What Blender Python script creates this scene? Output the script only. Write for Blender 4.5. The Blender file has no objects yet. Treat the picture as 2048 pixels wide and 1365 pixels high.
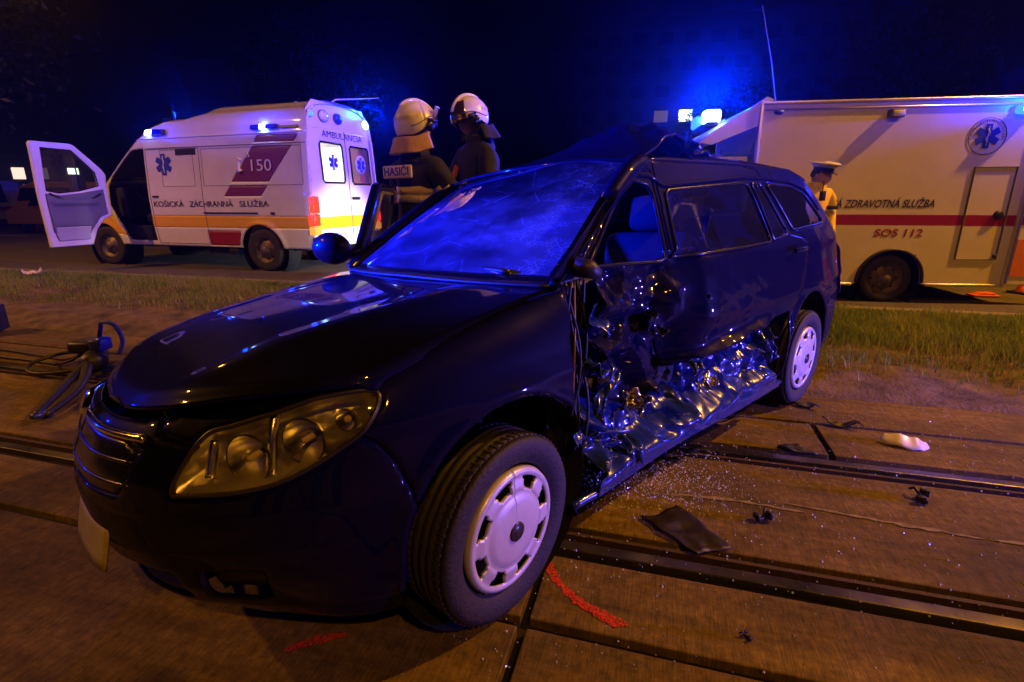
import bpy, math, random
import numpy as np
from mathutils import Matrix, Vector
random.seed(7); rng = np.random.default_rng(7)
S = bpy.context.scene
COL = S.collection
PI = math.pi
R = math.radians

# ------------------------------------------------------------------ camera, world, lights, exposure
cam_d = bpy.data.cameras.new('camera'); cam = bpy.data.objects.new('camera', cam_d); COL.objects.link(cam)
cam_d.sensor_width = 36.0; cam_d.lens = 18.0; cam_d.clip_start = 0.02; cam_d.clip_end = 600
cam.matrix_world = Matrix.Translation((0, 0, 1.257)) @ Matrix.Rotation(PI / 2 - 0.274, 4, 'X') @ Matrix.Rotation(-0.006, 4, 'Z')
S.camera = cam
W = bpy.data.worlds.new('World'); S.world = W; W.use_nodes = True
wn = W.node_tree.nodes; wl = W.node_tree.links
sky = wn.new('ShaderNodeTexSky'); sky.sky_type = 'NISHITA'; sky.sun_disc = False
sky.sun_elevation = R(-4.0); sky.sun_rotation = R(200)
wl.new(sky.outputs[0], wn['Background'].inputs[0]); wn['Background'].inputs[1].default_value = 0.0006
S.view_settings.view_transform = 'Standard'; S.view_settings.look = 'None'
S.view_settings.exposure = 0.0; S.view_settings.gamma = 1.0; S.view_settings.use_curve_mapping = False
S.cycles.use_denoising = True
S.cycles.max_bounces = 7; S.cycles.transparent_max_bounces = 10; S.cycles.volume_bounces = 0
S.cycles.diffuse_bounces = 2; S.cycles.glossy_bounces = 4; S.cycles.transmission_bounces = 5
S.cycles.sample_clamp_indirect = 6; S.cycles.caustics_reflective = False; S.cycles.caustics_refractive = False
SODIUM = (1.0, 0.38, 0.022); BLUE = (0.0, 0.015, 1.0)

def light(name, loc, power, color, radius=0.1, kind='POINT', target=None, angle=None, blend=0.5):
    d = bpy.data.lights.new(name, kind); d.energy = power; d.color = color; d.shadow_soft_size = radius
    o = bpy.data.objects.new(name, d); COL.objects.link(o); o.location = loc
    if kind == 'SPOT':
        d.spot_size = angle; d.spot_blend = blend
    if target is not None:
        o.rotation_euler = (Vector(target) - Vector(loc)).to_track_quat('-Z', 'Y').to_euler()
    return o

def beacon(loc, power, radius=.1):
    """a roof beacon: its housing keeps the light from going steeply down"""
    o = light('blue_light', loc, power, BLUE, radius); d = o.data; d.use_nodes = True; n = d.node_tree.nodes; l = d.node_tree.links
    tc = n.new('ShaderNodeTexCoord'); sp = n.new('ShaderNodeSeparateXYZ'); mr = n.new('ShaderNodeMapRange'); mr.interpolation_type = 'SMOOTHSTEP'
    mr.inputs[1].default_value = -.40; mr.inputs[2].default_value = -.08; mr.inputs[3].default_value = .07; mr.inputs[4].default_value = 1.
    l.new(tc.outputs['Normal'], sp.inputs[0]); l.new(sp.outputs['Z'], mr.inputs[0]); l.new(mr.outputs[0], n['Emission'].inputs['Strength']); return o

LAMPS = [((10.5, 4.0, 9.0), 6800), ((2.5, -6.5, 9.0), 1500), ((-14.5, 3.0, 9.0), 4200), ((-15.4, 18.1, 9.0), 220)]

# ------------------------------------------------------------------ materials
MATS = {}
def mat(name, col=(.5, .5, .5), rough=.5, metal=0., coat=0., var=0., vscale=8., bump=0., bscale=60., emit=None, estr=0., trans=0., alpha=1., spec=.5, ior=1.45, stretch=None, rvar=0.):
    if name in MATS: return MATS[name]
    m = bpy.data.materials.new(name); m.use_nodes = True
    n = m.node_tree.nodes; l = m.node_tree.links; b = n['Principled BSDF']
    b.inputs['Base Color'].default_value = (*col, 1); b.inputs['Roughness'].default_value = rough
    b.inputs['Metallic'].default_value = metal; b.inputs['Coat Weight'].default_value = coat; b.inputs['Coat Roughness'].default_value = .04
    b.inputs['Transmission Weight'].default_value = trans; b.inputs['Alpha'].default_value = alpha
    b.inputs['Specular IOR Level'].default_value = spec; b.inputs['IOR'].default_value = ior
    if emit: b.inputs['Emission Color'].default_value = (*emit, 1); b.inputs['Emission Strength'].default_value = estr
    if var or bump or rvar:
        tc = n.new('ShaderNodeTexCoord'); mp = n.new('ShaderNodeMapping'); l.new(tc.outputs['Object'], mp.inputs[0])
        if stretch: mp.inputs['Scale'].default_value = stretch
    if var or rvar:
        t = n.new('ShaderNodeTexNoise'); t.inputs['Scale'].default_value = vscale; t.inputs['Detail'].default_value = 6; t.inputs['Roughness'].default_value = .65
        l.new(mp.outputs[0], t.inputs['Vector'])
    if var:
        mr = n.new('ShaderNodeMapRange'); mr.inputs[1].default_value = .3; mr.inputs[2].default_value = .7
        mr.inputs[3].default_value = 1 - var; mr.inputs[4].default_value = 1 + var * .6; l.new(t.outputs[0], mr.inputs[0])
        mx = n.new('ShaderNodeMix'); mx.data_type = 'RGBA'; mx.blend_type = 'MULTIPLY'; mx.inputs[0].default_value = 1
        mx.inputs[6].default_value = (*col, 1); l.new(mr.outputs[0], mx.inputs[7]); l.new(mx.outputs[2], b.inputs['Base Color'])
    if rvar:
        mr = n.new('ShaderNodeMapRange'); mr.inputs[1].default_value = .35; mr.inputs[2].default_value = .7
        mr.inputs[3].default_value = max(0, rough - rvar); mr.inputs[4].default_value = rough + rvar; l.new(t.outputs[0], mr.inputs[0]); l.new(mr.outputs[0], b.inputs['Roughness'])
    if bump:
        t2 = n.new('ShaderNodeTexNoise'); t2.inputs['Scale'].default_value = bscale; t2.inputs['Detail'].default_value = 4
        l.new(mp.outputs[0], t2.inputs['Vector'])
        bp = n.new('ShaderNodeBump'); bp.inputs['Strength'].default_value = bump; bp.inputs['Distance'].default_value = .01
        l.new(t2.outputs[0], bp.inputs['Height']); l.new(bp.outputs[0], b.inputs['Normal'])
    MATS[name] = m; return m

def glass(name, tint=(.8, .85, .9), refl=.08, haze=0., hazecol=(.8, .8, .9), rough=.02):
    """thin pane: see-through, a weak mirror on top, and dust that scatters light from both sides"""
    if name in MATS: return MATS[name]
    m = bpy.data.materials.new(name); m.use_nodes = True; n = m.node_tree.nodes; l = m.node_tree.links
    n.remove(n['Principled BSDF']); out = n['Material Output']
    tr = n.new('ShaderNodeBsdfTransparent'); tr.inputs[0].default_value = (*tint, 1)
    gl = n.new('ShaderNodeBsdfGlossy'); gl.inputs['Roughness'].default_value = rough; gl.inputs[0].default_value = (1, 1, 1, 1)
    fr = n.new('ShaderNodeFresnel'); fr.inputs[0].default_value = 1.5
    m1 = n.new('ShaderNodeMixShader'); l.new(fr.outputs[0], m1.inputs[0]); l.new(tr.outputs[0], m1.inputs[1]); l.new(gl.outputs[0], m1.inputs[2])
    last = m1
    if haze:
        df = n.new('ShaderNodeBsdfDiffuse'); df.inputs[0].default_value = (*hazecol, 1)
        tl = n.new('ShaderNodeBsdfTranslucent'); tl.inputs[0].default_value = (*hazecol, 1)
        m2 = n.new('ShaderNodeMixShader'); m2.inputs[0].default_value = .5; l.new(df.outputs[0], m2.inputs[1]); l.new(tl.outputs[0], m2.inputs[2])
        m3 = n.new('ShaderNodeMixShader'); m3.inputs[0].default_value = haze; l.new(m1.outputs[0], m3.inputs[1]); l.new(m2.outputs[0], m3.inputs[2])
        last = m3
    l.new(last.outputs[0], out.inputs[0]); MATS[name] = m; return m

# ------------------------------------------------------------------ object helpers
def empty(name, loc=(0, 0, 0), rz=0., label=None, cat=None, group=None, kind=None, parent=None):
    o = bpy.data.objects.new(name, None); COL.objects.link(o); o.location = loc; o.rotation_euler = (0, 0, rz); o.empty_display_size = .1
    return tag(o, label, cat, group, kind, parent)
def tag(o, label=None, cat=None, group=None, kind=None, parent=None):
    if label: o['label'] = label
    if cat: o['category'] = cat
    if group: o['group'] = group
    if kind: o['kind'] = kind
    if parent is not None: o.parent = parent
    return o
def obj(name, V, F, m, parent=None, smooth=True, solid=0., bevel=0., subsurf=0, auto=None, **kw):
    me = bpy.data.meshes.new(name); V = np.asarray(V, float)
    me.from_pydata(V.tolist(), [], [tuple(int(i) for i in f) for f in F]); me.update()
    mats = m if isinstance(m, (list, tuple)) else [m]
    for k in mats: me.materials.append(k)
    o = bpy.data.objects.new(name, me); COL.objects.link(o)
    if smooth:
        me.polygons.foreach_set('use_smooth', [True] * len(me.polygons))
        if auto: me.set_sharp_from_angle(angle=R(auto))
    if solid:
        q = o.modifiers.new('s', 'SOLIDIFY'); q.thickness = abs(solid); q.offset = -1 if solid > 0 else 1
    if bevel:
        q = o.modifiers.new('b', 'BEVEL'); q.width = bevel; q.segments = 2; q.limit_method = 'ANGLE'; q.angle_limit = R(35)
        q.harden_normals = False
    if subsurf:
        q = o.modifiers.new('u', 'SUBSURF'); q.levels = subsurf; q.render_levels = subsurf
    return tag(o, parent=parent, **kw)

class MB:
    """collects simple shapes into one mesh"""
    def __init__(s): s.V = []; s.F = []
    def add(s, V, F):
        k = len(s.V); s.V += [tuple(map(float, v)) for v in V]; s.F += [tuple(int(i) + k for i in f) for f in F]; return s
    def box(s, c, d, rot=None):
        V = np.array([[x, y, z] for x in (-.5, .5) for y in (-.5, .5) for z in (-.5, .5)]) * np.array(d)
        if rot is not None: V = V @ np.array(rot).T
        return s.add(V + np.array(c), [(0, 1, 3, 2), (4, 6, 7, 5), (0, 4, 5, 1), (2, 3, 7, 6), (0, 2, 6, 4), (1, 5, 7, 3)])
    def tube(s, pts, r, n=8, cap=True, closed=False):
        P = np.array(pts, float); m = len(P); rr = np.broadcast_to(np.asarray(r, float), (m,))
        T = np.gradient(P, axis=0) if not closed else np.roll(P, -1, 0) - np.roll(P, 1, 0)
        T /= np.linalg.norm(T, axis=1)[:, None] + 1e-12
        a = np.array([0, 0, 1.]) if abs(T[0][2]) < .9 else np.array([1., 0, 0]); V = []
        u = np.cross(T[0], a); u /= np.linalg.norm(u)
        for i in range(m):
            u = u - T[i] * (u @ T[i]); u /= np.linalg.norm(u) + 1e-12; w = np.cross(T[i], u)
            for k in range(n):
                t = 2 * PI * k / n; V.append(P[i] + rr[i] * (math.cos(t) * u + math.sin(t) * w))
        F = [(i * n + k, i * n + (k + 1) % n, ((i + 1) % m) * n + (k + 1) % n, ((i + 1) % m) * n + k) for i in range(m if closed else m - 1) for k in range(n)]
        if cap and not closed: F += [tuple(range(n - 1, -1, -1)), tuple((m - 1) * n + k for k in range(n))]
        return s.add(V, F)
    def lathe(s, prof, n=32, M=None, a0=0., a1=2 * PI):
        """profile (r, h) turned round local z; M: 4x4 or (origin, axis)"""
        full = abs(a1 - a0 - 2 * PI) < 1e-6; k = n if full else n + 1
        V = [(r * math.cos(a0 + (a1 - a0) * j / n), r * math.sin(a0 + (a1 - a0) * j / n), h) for r, h in prof for j in range(k)]
        F = [(i * k + j, i * k + (j + 1) % k, (i + 1) * k + (j + 1) % k, (i + 1) * k + j) for i in range(len(prof) - 1) for j in range(k if full else k - 1)]
        return s.add(xf(V, M), F)
    def prism(s, poly, h0, h1, M=None):
        n = len(poly); V = [(x, y, h0) for x, y in poly] + [(x, y, h1) for x, y in poly]
        F = [(k, (k + 1) % n, n + (k + 1) % n, n + k) for k in range(n)] + [tuple(range(n - 1, -1, -1)), tuple(range(n, 2 * n))]
        return s.add(xf(V, M), F)
    def obj(s, name, m, parent=None, **kw): return obj(name, s.V, s.F, m, parent, **kw)
def xf(V, M):
    V = np.asarray(V, float)
    if M is None: return V
    M = np.array(M); return V @ M[:3, :3].T + M[:3, 3]
def frame(o, z, x=None):
    """4x4 with local z along z (and local x near x)"""
    z = np.array(z, float); z /= np.linalg.norm(z)
    x = np.array(x if x is not None else ((1, 0, 0) if abs(z[0]) < .9 else (0, 1, 0)), float)
    x = x - z * (x @ z); x /= np.linalg.norm(x); y = np.cross(z, x)
    M = np.eye(4); M[:3, 0] = x; M[:3, 1] = y; M[:3, 2] = z; M[:3, 3] = o; return M
def smooth(e0, e1, x):
    t = np.clip((np.asarray(x, float) - e0) / (e1 - e0), 0, 1); return t * t * (3 - 2 * t)
def crom(P, n=12, closed=False):
    P = np.asarray(P, float); out = []; m = len(P)
    for i in range(m if closed else m - 1):
        p0, p1, p2, p3 = (P[(i + k) % m] if closed else P[min(max(i + k, 0), m - 1)] for k in (-1, 0, 1, 2))
        for t in np.linspace(0, 1, n, endpoint=False):
            out.append(.5 * (2 * p1 + (p2 - p0) * t + (2 * p0 - 5 * p1 + 4 * p2 - p3) * t * t + (3 * p1 - p0 - 3 * p2 + p3) * t ** 3))
    if not closed: out.append(P[-1])
    return np.array(out)
def inpoly(x, y, P):
    P = np.asarray(P, float); r = np.zeros(np.shape(x), bool); j = len(P) - 1
    for i in range(len(P)):
        c = ((P[i][1] > y) != (P[j][1] > y)); d = P[j][1] - P[i][1]
        r ^= c & (x < (P[j][0] - P[i][0]) * (y - P[i][1]) / (d if abs(d) > 1e-12 else 1e-12) + P[i][0]); j = i
    return r
def vnoise(X, seed=0):
    """value noise on points X (n,3), about -1..1"""
    X = np.asarray(X, float); i = np.floor(X).astype(np.int64); f = X - i; f = f * f * (3 - 2 * f); r = 0
    def h(a):
        k = (a[:, 0] * 374761393 + a[:, 1] * 668265263 + a[:, 2] * 2147483647 + seed * 974634777) & 0xFFFFFFFF
        k = ((k ^ (k >> 13)) * 1274126177) & 0xFFFFFFFF; k = k ^ (k >> 16); return (k & 0xFFFF) / 32767.5 - 1
    for dx in (0, 1):
        for dy in (0, 1):
            for dz in (0, 1):
                w = (f[:, 0] if dx else 1 - f[:, 0]) * (f[:, 1] if dy else 1 - f[:, 1]) * (f[:, 2] if dz else 1 - f[:, 2])
                r = r + w * h(i + np.array([dx, dy, dz]))
    return r
def fbm(X, seed=0, o=4, ridged=False):
    r = 0; a = 1.
    for k in range(o):
        v = vnoise(np.asarray(X) * 2 ** k, seed + k); r = r + a * ((1 - 2 * np.abs(v)) if ridged else v); a *= .5
    return r
def regions(fn, us, vs, polys, snap=True):
    """cut the surface fn(u,v)->xyz into the regions polys=[(name, poly or test)], the first that holds a cell wins; None drops it"""
    nu, nv = len(us), len(vs); U, Vv = np.meshgrid(us, vs, indexing='ij')
    cu = (U[:-1, :-1] + U[1:, 1:]) / 2; cv = (Vv[:-1, :-1] + Vv[1:, 1:]) / 2
    lab = np.full(cu.shape, -1)
    for k in range(len(polys) - 1, -1, -1):
        p = polys[k][1]; hit = p(cu, cv) if callable(p) else inpoly(cu, cv, p)
        lab[hit] = k if polys[k][0] is not None else -1
    u = U.copy(); v = Vv.copy()
    if snap:
        L = np.pad(lab, 1, constant_values=-2); q = np.stack([L[:-1, :-1], L[1:, :-1], L[:-1, 1:], L[1:, 1:]], -1)
        q = np.where(q == -2, q.max(-1, keepdims=True), q); mix = (q.max(-1) != q.min(-1)); I, J = np.nonzero(mix)
        segs = []
        for nm, p in polys:
            if not callable(p):
                P = np.asarray(p, float); Q = np.roll(P, -1, 0); segs.append(np.concatenate([P, Q], 1))
        if segs and len(I):
            sg = np.concatenate(segs); du = np.median(np.diff(us)); dv = np.median(np.diff(vs))
            pu = U[I, J]; pv = Vv[I, J]; A = sg[:, :2]; D = sg[:, 2:] - A; LL = (D ** 2).sum(1) + 1e-12
            t = np.clip(((pu[:, None] - A[None, :, 0]) * D[None, :, 0] + (pv[:, None] - A[None, :, 1]) * D[None, :, 1]) / LL, 0, 1)
            X = A[None, :, 0] + t * D[None, :, 0]; Y = A[None, :, 1] + t * D[None, :, 1]
            d2 = ((X - pu[:, None]) / du) ** 2 + ((Y - pv[:, None]) / dv) ** 2; b = d2.argmin(1); ok = d2[np.arange(len(b)), b] < 1.1
            u[I[ok], J[ok]] = X[np.arange(len(b)), b][ok]; v[I[ok], J[ok]] = Y[np.arange(len(b)), b][ok]
    P = fn(u.ravel(), v.ravel()); out = {}
    idx = np.arange(nu * nv).reshape(nu, nv)
    for k, (nm, _) in enumerate(polys):
        if nm is None: continue
        I, J = np.nonzero(lab == k)
        if not len(I): continue
        F = np.stack([idx[I, J], idx[I + 1, J], idx[I + 1, J + 1], idx[I, J + 1]], 1)
        if nm in out: F = np.concatenate([out[nm], F])
        out[nm] = F
    res = {}
    for nm, F in out.items():
        used, inv = np.unique(F, return_inverse=True); F2 = inv.reshape(F.shape)
        res[nm] = (P[used], F2, np.stack([u.ravel()[used], v.ravel()[used]], 1))
    return res
def grid(fn, us, vs):
    U, V = np.meshgrid(us, vs, indexing='ij'); P = fn(U.ravel(), V.ravel()); nu, nv = len(us), len(vs); k = np.arange(nu * nv).reshape(nu, nv)
    F = np.stack([k[:-1, :-1], k[1:, :-1], k[1:, 1:], k[:-1, 1:]], -1).reshape(-1, 4); return P, F
def vnorm(P, F):
    n = np.zeros_like(P); F = np.asarray(F); a = np.cross(P[F[:, 2]] - P[F[:, 0]], P[F[:, -1]] - P[F[:, 1]])
    for c in range(F.shape[1]): np.add.at(n, F[:, c], a)
    return n / (np.linalg.norm(n, axis=1)[:, None] + 1e-12)
def border(F):
    F = np.asarray(F); e = np.concatenate([np.sort(np.stack([F[:, i], F[:, (i + 1) % F.shape[1]]], 1), 1) for i in range(F.shape[1])])
    q, c = np.unique(e, axis=0, return_counts=True); return np.unique(q[c == 1])
def text(name, body, M, size, m, parent, shear=0., width=None, align='CENTER', extrude=.001, bold=0.):
    c = bpy.data.curves.new(name, 'FONT'); c.body = body; c.size = size; c.shear = shear; c.align_x = align; c.align_y = 'CENTER'; c.extrude = extrude; c.offset = bold
    c.resolution_u = 3
    o = bpy.data.objects.new(name, c); COL.objects.link(o); c.materials.append(m)
    bpy.context.view_layer.update()
    sx = 1.0
    if width:
        w = o.dimensions.x
        if w > 1e-6: sx = width / w
    me = bpy.data.meshes.new_from_object(o.evaluated_get(bpy.context.evaluated_depsgraph_get()))
    bpy.data.objects.remove(o); o = bpy.data.objects.new(name, me); COL.objects.link(o)
    Mx = np.array(M) @ np.diag([sx, 1, 1, 1])
    me.transform(Matrix(Mx.tolist())); o.parent = parent; return o
# ------------------------------------------------------------------ ground, tram track, verge, road
TA = -0.2804                                     # direction of the tracks
def tw(a, n, z=0.):                              # along / across the tracks -> world
    c, s = math.cos(TA), math.sin(TA); return (a * c - n * s, a * s + n * c, z)

def m_concrete():
    m = bpy.data.materials.new('concrete'); m.use_nodes = True; n = m.node_tree.nodes; l = m.node_tree.links; b = n['Principled BSDF']
    tc = n.new('ShaderNodeTexCoord')
    def noise(sc, scale=(1, 1, 1), det=5, loc=(0, 0, 0)):
        mp = n.new('ShaderNodeMapping'); mp.inputs['Scale'].default_value = scale; mp.inputs['Location'].default_value = loc
        t = n.new('ShaderNodeTexNoise'); t.inputs['Scale'].default_value = sc; t.inputs['Detail'].default_value = det; t.inputs['Roughness'].default_value = .7
        geo = n.new('ShaderNodeVectorRotate'); geo.rotation_type = 'Z_AXIS'; geo.inputs['Angle'].default_value = -TA
        g = n.new('ShaderNodeNewGeometry'); l.new(g.outputs['Position'], geo.inputs['Vector'])
        l.new(geo.outputs[0], mp.inputs[0]); l.new(mp.outputs[0], t.inputs['Vector']); return t.outputs[0]
    brush = noise(1, (170, 9.0, 1), 3); big = noise(.9, (1, 1, 1), 4); fine = noise(28, (1, 1, 1), 6); streak = noise(1, (.5, 9, 1), 4, (3, 1, 0))
    def ramp(src, a, c, lo, hi):
        r = n.new('ShaderNodeMapRange'); r.inputs[1].default_value = a; r.inputs[2].default_value = c; r.inputs[3].default_value = lo; r.inputs[4].default_value = hi; l.new(src, r.inputs[0]); return r.outputs[0]
    def mul(x, y):
        k = n.new('ShaderNodeMath'); k.operation = 'MULTIPLY'; l.new(x, k.inputs[0]); l.new(y, k.inputs[1]); return k.outputs[0]
    f = mul(mul(ramp(brush, .3, .7, .58, 1.32), ramp(big, .35, .66, .45, 1.3)), mul(ramp(fine, .3, .7, .5, 1.35), ramp(streak, .35, .7, .6, 1.2)))
    mx = n.new('ShaderNodeMix'); mx.data_type = 'RGBA'; mx.blend_type = 'MULTIPLY'; mx.inputs[0].default_value = 1; mx.inputs[6].default_value = (.165, .112, .036, 1)
    l.new(f, mx.inputs[7]); l.new(mx.outputs[2], b.inputs['Base Color']); b.inputs['Roughness'].default_value = .8; b.inputs['Specular IOR Level'].default_value = .3
    bp = n.new('ShaderNodeBump'); bp.inputs['Strength'].default_value = .35; bp.inputs['Distance'].default_value = .004; l.new(brush, bp.inputs['Height'])
    b2 = n.new('ShaderNodeBump'); b2.inputs['Strength'].default_value = .3; b2.inputs['Distance'].default_value = .004; l.new(fine, b2.inputs['Height']); l.new(bp.outputs[0], b2.inputs['Normal']); l.new(b2.outputs[0], b.inputs['Normal'])
    return m
M_conc = m_concrete()
M_asph = mat('asphalt', (.085, .08, .075), .75, var=.35, vscale=3, bump=.5, bscale=180)
M_dark = mat('dark_bed', (.012, .011, .01), .9, bump=.4, bscale=90)
M_steel = mat('rail_steel', (.16, .15, .14), .36, metal=.9, var=.35, vscale=3, rvar=.12)
M_rust = mat('rail_rust', (.05, .028, .016), .75, var=.4, vscale=30)
M_soil = mat('soil', (.13, .095, .068), .95, var=.75, vscale=5, bump=1.0, bscale=45)
M_kerb = mat('kerb_stone', (.24, .22, .2), .8, var=.3, vscale=12, bump=.4, bscale=70)

g = MB(); g.add([(-84, -49, -.08), (84, -49, -.08), (84, 109, -.08), (-84, 109, -.08)], [(0, 1, 2, 3)])
g.obj('ground', M_asph, smooth=False, kind='structure')
track = empty('tram_track', (0, 0, 0), TA, kind='structure', label='tram track in brushed concrete slabs with sunk rails')
bed = MB(); bed.add([(-40, -9, -.03), (40, -9, -.03), (40, 3.5, -.03), (-40, 3.5, -.03)], [(0, 1, 2, 3)])
bed.obj('track_bed', M_dark, track, smooth=False)
def slabs(n0, n1, a0, length, amin, amax, dz=0.):
    b = MB(); b.box((0, 0, -.05), (length - .028, n1 - n0 - .004, .1)); first = None
    k = math.ceil((amin - a0) / length)
    while a0 + k * length < amax:
        if first is None: o = b.obj('concrete_slab', M_conc, track, smooth=False, bevel=.006); first = o
        else: o = first.copy(); COL.objects.link(o)
        o.location = (a0 + (k + .5) * length, (n0 + n1) / 2, dz + .0015 * math.sin(k * 7.3 + n0)); k += 1
slabs(1.745, 2.465, 2.6, 5.0, -20, 14); slabs(1.255, 1.565, -.326, 5.0, -20, 14); slabs(-.9, 1.225, -.326, 2.6, -12, 10); slabs(-3.4, -.93, -.326, 2.6, -8, 8)
slabs(2.665, 3.05, .9, 5.0, -20, 14); slabs(3.075, 3.52, -1.0, 5.0, -20, 14)
def rail(nc, flip):
    f = -1 if flip else 1; L = 80; r = MB()
    r.box((0, nc, -.02), (L, .052, .044)); o = r.obj('rail', M_steel, track, smooth=False, bevel=.005)
    k = MB(); k.box((0, nc + f * .048, -.045), (L, .034, .02)); k.box((0, nc + f * .074, -.022), (L, .018, .04)); k.obj('rail_groove', M_rust, o, smooth=False)
    return o
rail(1.635, False); rail(2.585, True)
# the verge between track and road, with its grass
def verge_z(a, n):
    P = np.stack([a * 1.3, n * 1.3, 0 * a], 1); q = np.stack([a * 6, n * 6, 0 * a], 1)
    m = smooth(3.5, 3.95, n) * (1 - smooth(5.9, 6.35, n))
    return (.05 + .035 * vnoise(P, 3) + .018 * fbm(q, 5, 3)) * m + .006 - .02 * (1 - smooth(3.5, 3.6, n))
aa = np.linspace(-16, 12, 420); nn = np.linspace(3.5, 6.42, 70)
V, F = grid(lambda a, n: np.stack([a, n, verge_z(a, n)], 1), aa, nn)
obj('soil_verge', V, F, M_soil, kind='structure').rotation_euler = (0, 0, TA)
kb = empty('kerb', (0, 0, 0), TA, kind='structure'); b = MB(); b.box((0, 0, 0), (.985, .13, .16)); first = None
for k in range(-16, 13):
    o = b.obj('kerb_stone', M_kerb, kb, smooth=False, bevel=.012) if first is None else first.copy()
    if first is not None: COL.objects.link(o)
    first = first or o; o.location = (k + .5, 6.5, -.035 + .003 * math.sin(k * 3.1))
b = MB(); b.add([(-60, 6.56, 0), (60, 6.56, 0), (60, 30, 0), (-60, 30, 0)], [(0, 1, 2, 3)]); b.obj('road', M_asph, smooth=False, kind='structure').rotation_euler = (0, 0, TA)
M_line = mat('road_paint', (.62, .6, .55), .7, var=.35, vscale=20)
b = MB()
for k in range(-8, 5): b.add([(k * 4., 13.2, .004), (k * 4. + 2, 13.2, .004), (k * 4. + 2, 13.34, .004), (k * 4., 13.34, .004)], [(0, 1, 2, 3)])
b.obj('road_marking', M_line, smooth=False, kind='structure').rotation_euler = (0, 0, TA)

def grass_mat():
    m = bpy.data.materials.new('grass'); m.use_nodes = True; n = m.node_tree.nodes; l = m.node_tree.links; b = n['Principled BSDF']
    at = n.new('ShaderNodeAttribute'); at.attribute_name = 'tint'; rp = n.new('ShaderNodeValToRGB'); e = rp.color_ramp.elements
    e[0].color = (.09, .15, .025, 1); e[1].color = (.36, .32, .15, 1); k = e.new(.45); k.color = (.21, .30, .055, 1); k = e.new(.75); k.color = (.36, .38, .11, 1)
    l.new(at.outputs['Fac'], rp.inputs[0]); l.new(rp.outputs[0], b.inputs['Base Color']); b.inputs['Roughness'].default_value = .55; b.inputs['Specular IOR Level'].default_value = .3
    t = n.new('ShaderNodeBsdfTranslucent'); l.new(rp.outputs[0], t.inputs[0]); x = n.new('ShaderNodeMixShader'); x.inputs[0].default_value = .4; l.new(b.outputs[0], x.inputs[1]); l.new(t.outputs[0], x.inputs[2]); l.new(x.outputs[0], n['Material Output'].inputs[0])
    return m
def blades(name, n, a0, a1, n0, n1, hmin, hmax, dens, seed):
    r = np.random.default_rng(seed); a = r.uniform(a0, a1, n * 3); q = r.uniform(n0, n1, n * 3)
    keep = r.uniform(0, 1, n * 3) < dens(a, q); a = a[keep][:n]; q = q[keep][:n]; n = len(a)
    clump = vnoise(np.stack([a * 2.2, q * 2.2, 0 * a], 1), 9); h = r.uniform(hmin, hmax, n) * (1 + .45 * clump) * (1 - .3 * r.uniform(0, 1, n) ** 2)
    th = r.uniform(0, 2 * PI, n); lean = r.uniform(.1, .9, n) * h; w = r.uniform(.0016, .0042, n) * (1 + .05 * np.hypot(a, q)); z = verge_z(a, q) - .006
    d = np.stack([np.cos(th), np.sin(th), 0 * th], 1); s = np.stack([-np.sin(th), np.cos(th), 0 * th], 1); p = np.stack([a, q, z], 1)
    up = np.array([0, 0, 1.])
    v0 = p - s * w[:, None]; v1 = p + s * w[:, None]; mid = p + up * (h * .6)[:, None] + d * (lean * .35)[:, None]
    v2 = mid - s * (w * .7)[:, None]; v3 = mid + s * (w * .7)[:, None]; v4 = p + up * (h * .95)[:, None] + d * lean[:, None]
    V = np.stack([v0, v1, v2, v3, v4], 1).reshape(-1, 3); k = np.arange(n) * 5
    F = [(int(i), int(i + 1), int(i + 3), int(i + 2)) for i in k] + [(int(i + 2), int(i + 3), int(i + 4)) for i in k]
    o = obj(name, V, F, M_grass, kind='stuff', label='short dry and green grass growing on the verge'); o.rotation_euler = (0, 0, TA)
    t = np.clip(.45 + .3 * clump + r.normal(0, .2, n), 0, 1); at = o.data.attributes.new('tint', 'FLOAT', 'POINT'); at.data.foreach_set('value', np.repeat(t, 5).astype(np.float32)); return o
M_grass = grass_mat()
def dens_r(a, n): return np.clip(smooth(4.3, 5.4, n) * 1.1 * (1 - smooth(6.25, 6.4, n)) + .12 * smooth(3.6, 4.2, n) + .35 * vnoise(np.stack([a * 3, n * 3, 0 * a], 1), 21) * smooth(3.9, 4.6, n), 0, 1)
def dens_l(a, n): return np.clip(smooth(5.0, 6.2, n) * 1.0 + .28 * smooth(4.1, 4.8, n) + .3 * vnoise(np.stack([a * 2.2, n * 2.2, 0 * a], 1), 23) * smooth(4.2, 5, n), 0, 1)
blades('grass', 42000, .3, 6.5, 3.6, 6.42, .05, .15, dens_r, 11)
blades('grass', 42000, -13.5, .3, 3.7, 6.42, .04, .12, dens_l, 12)
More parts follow.
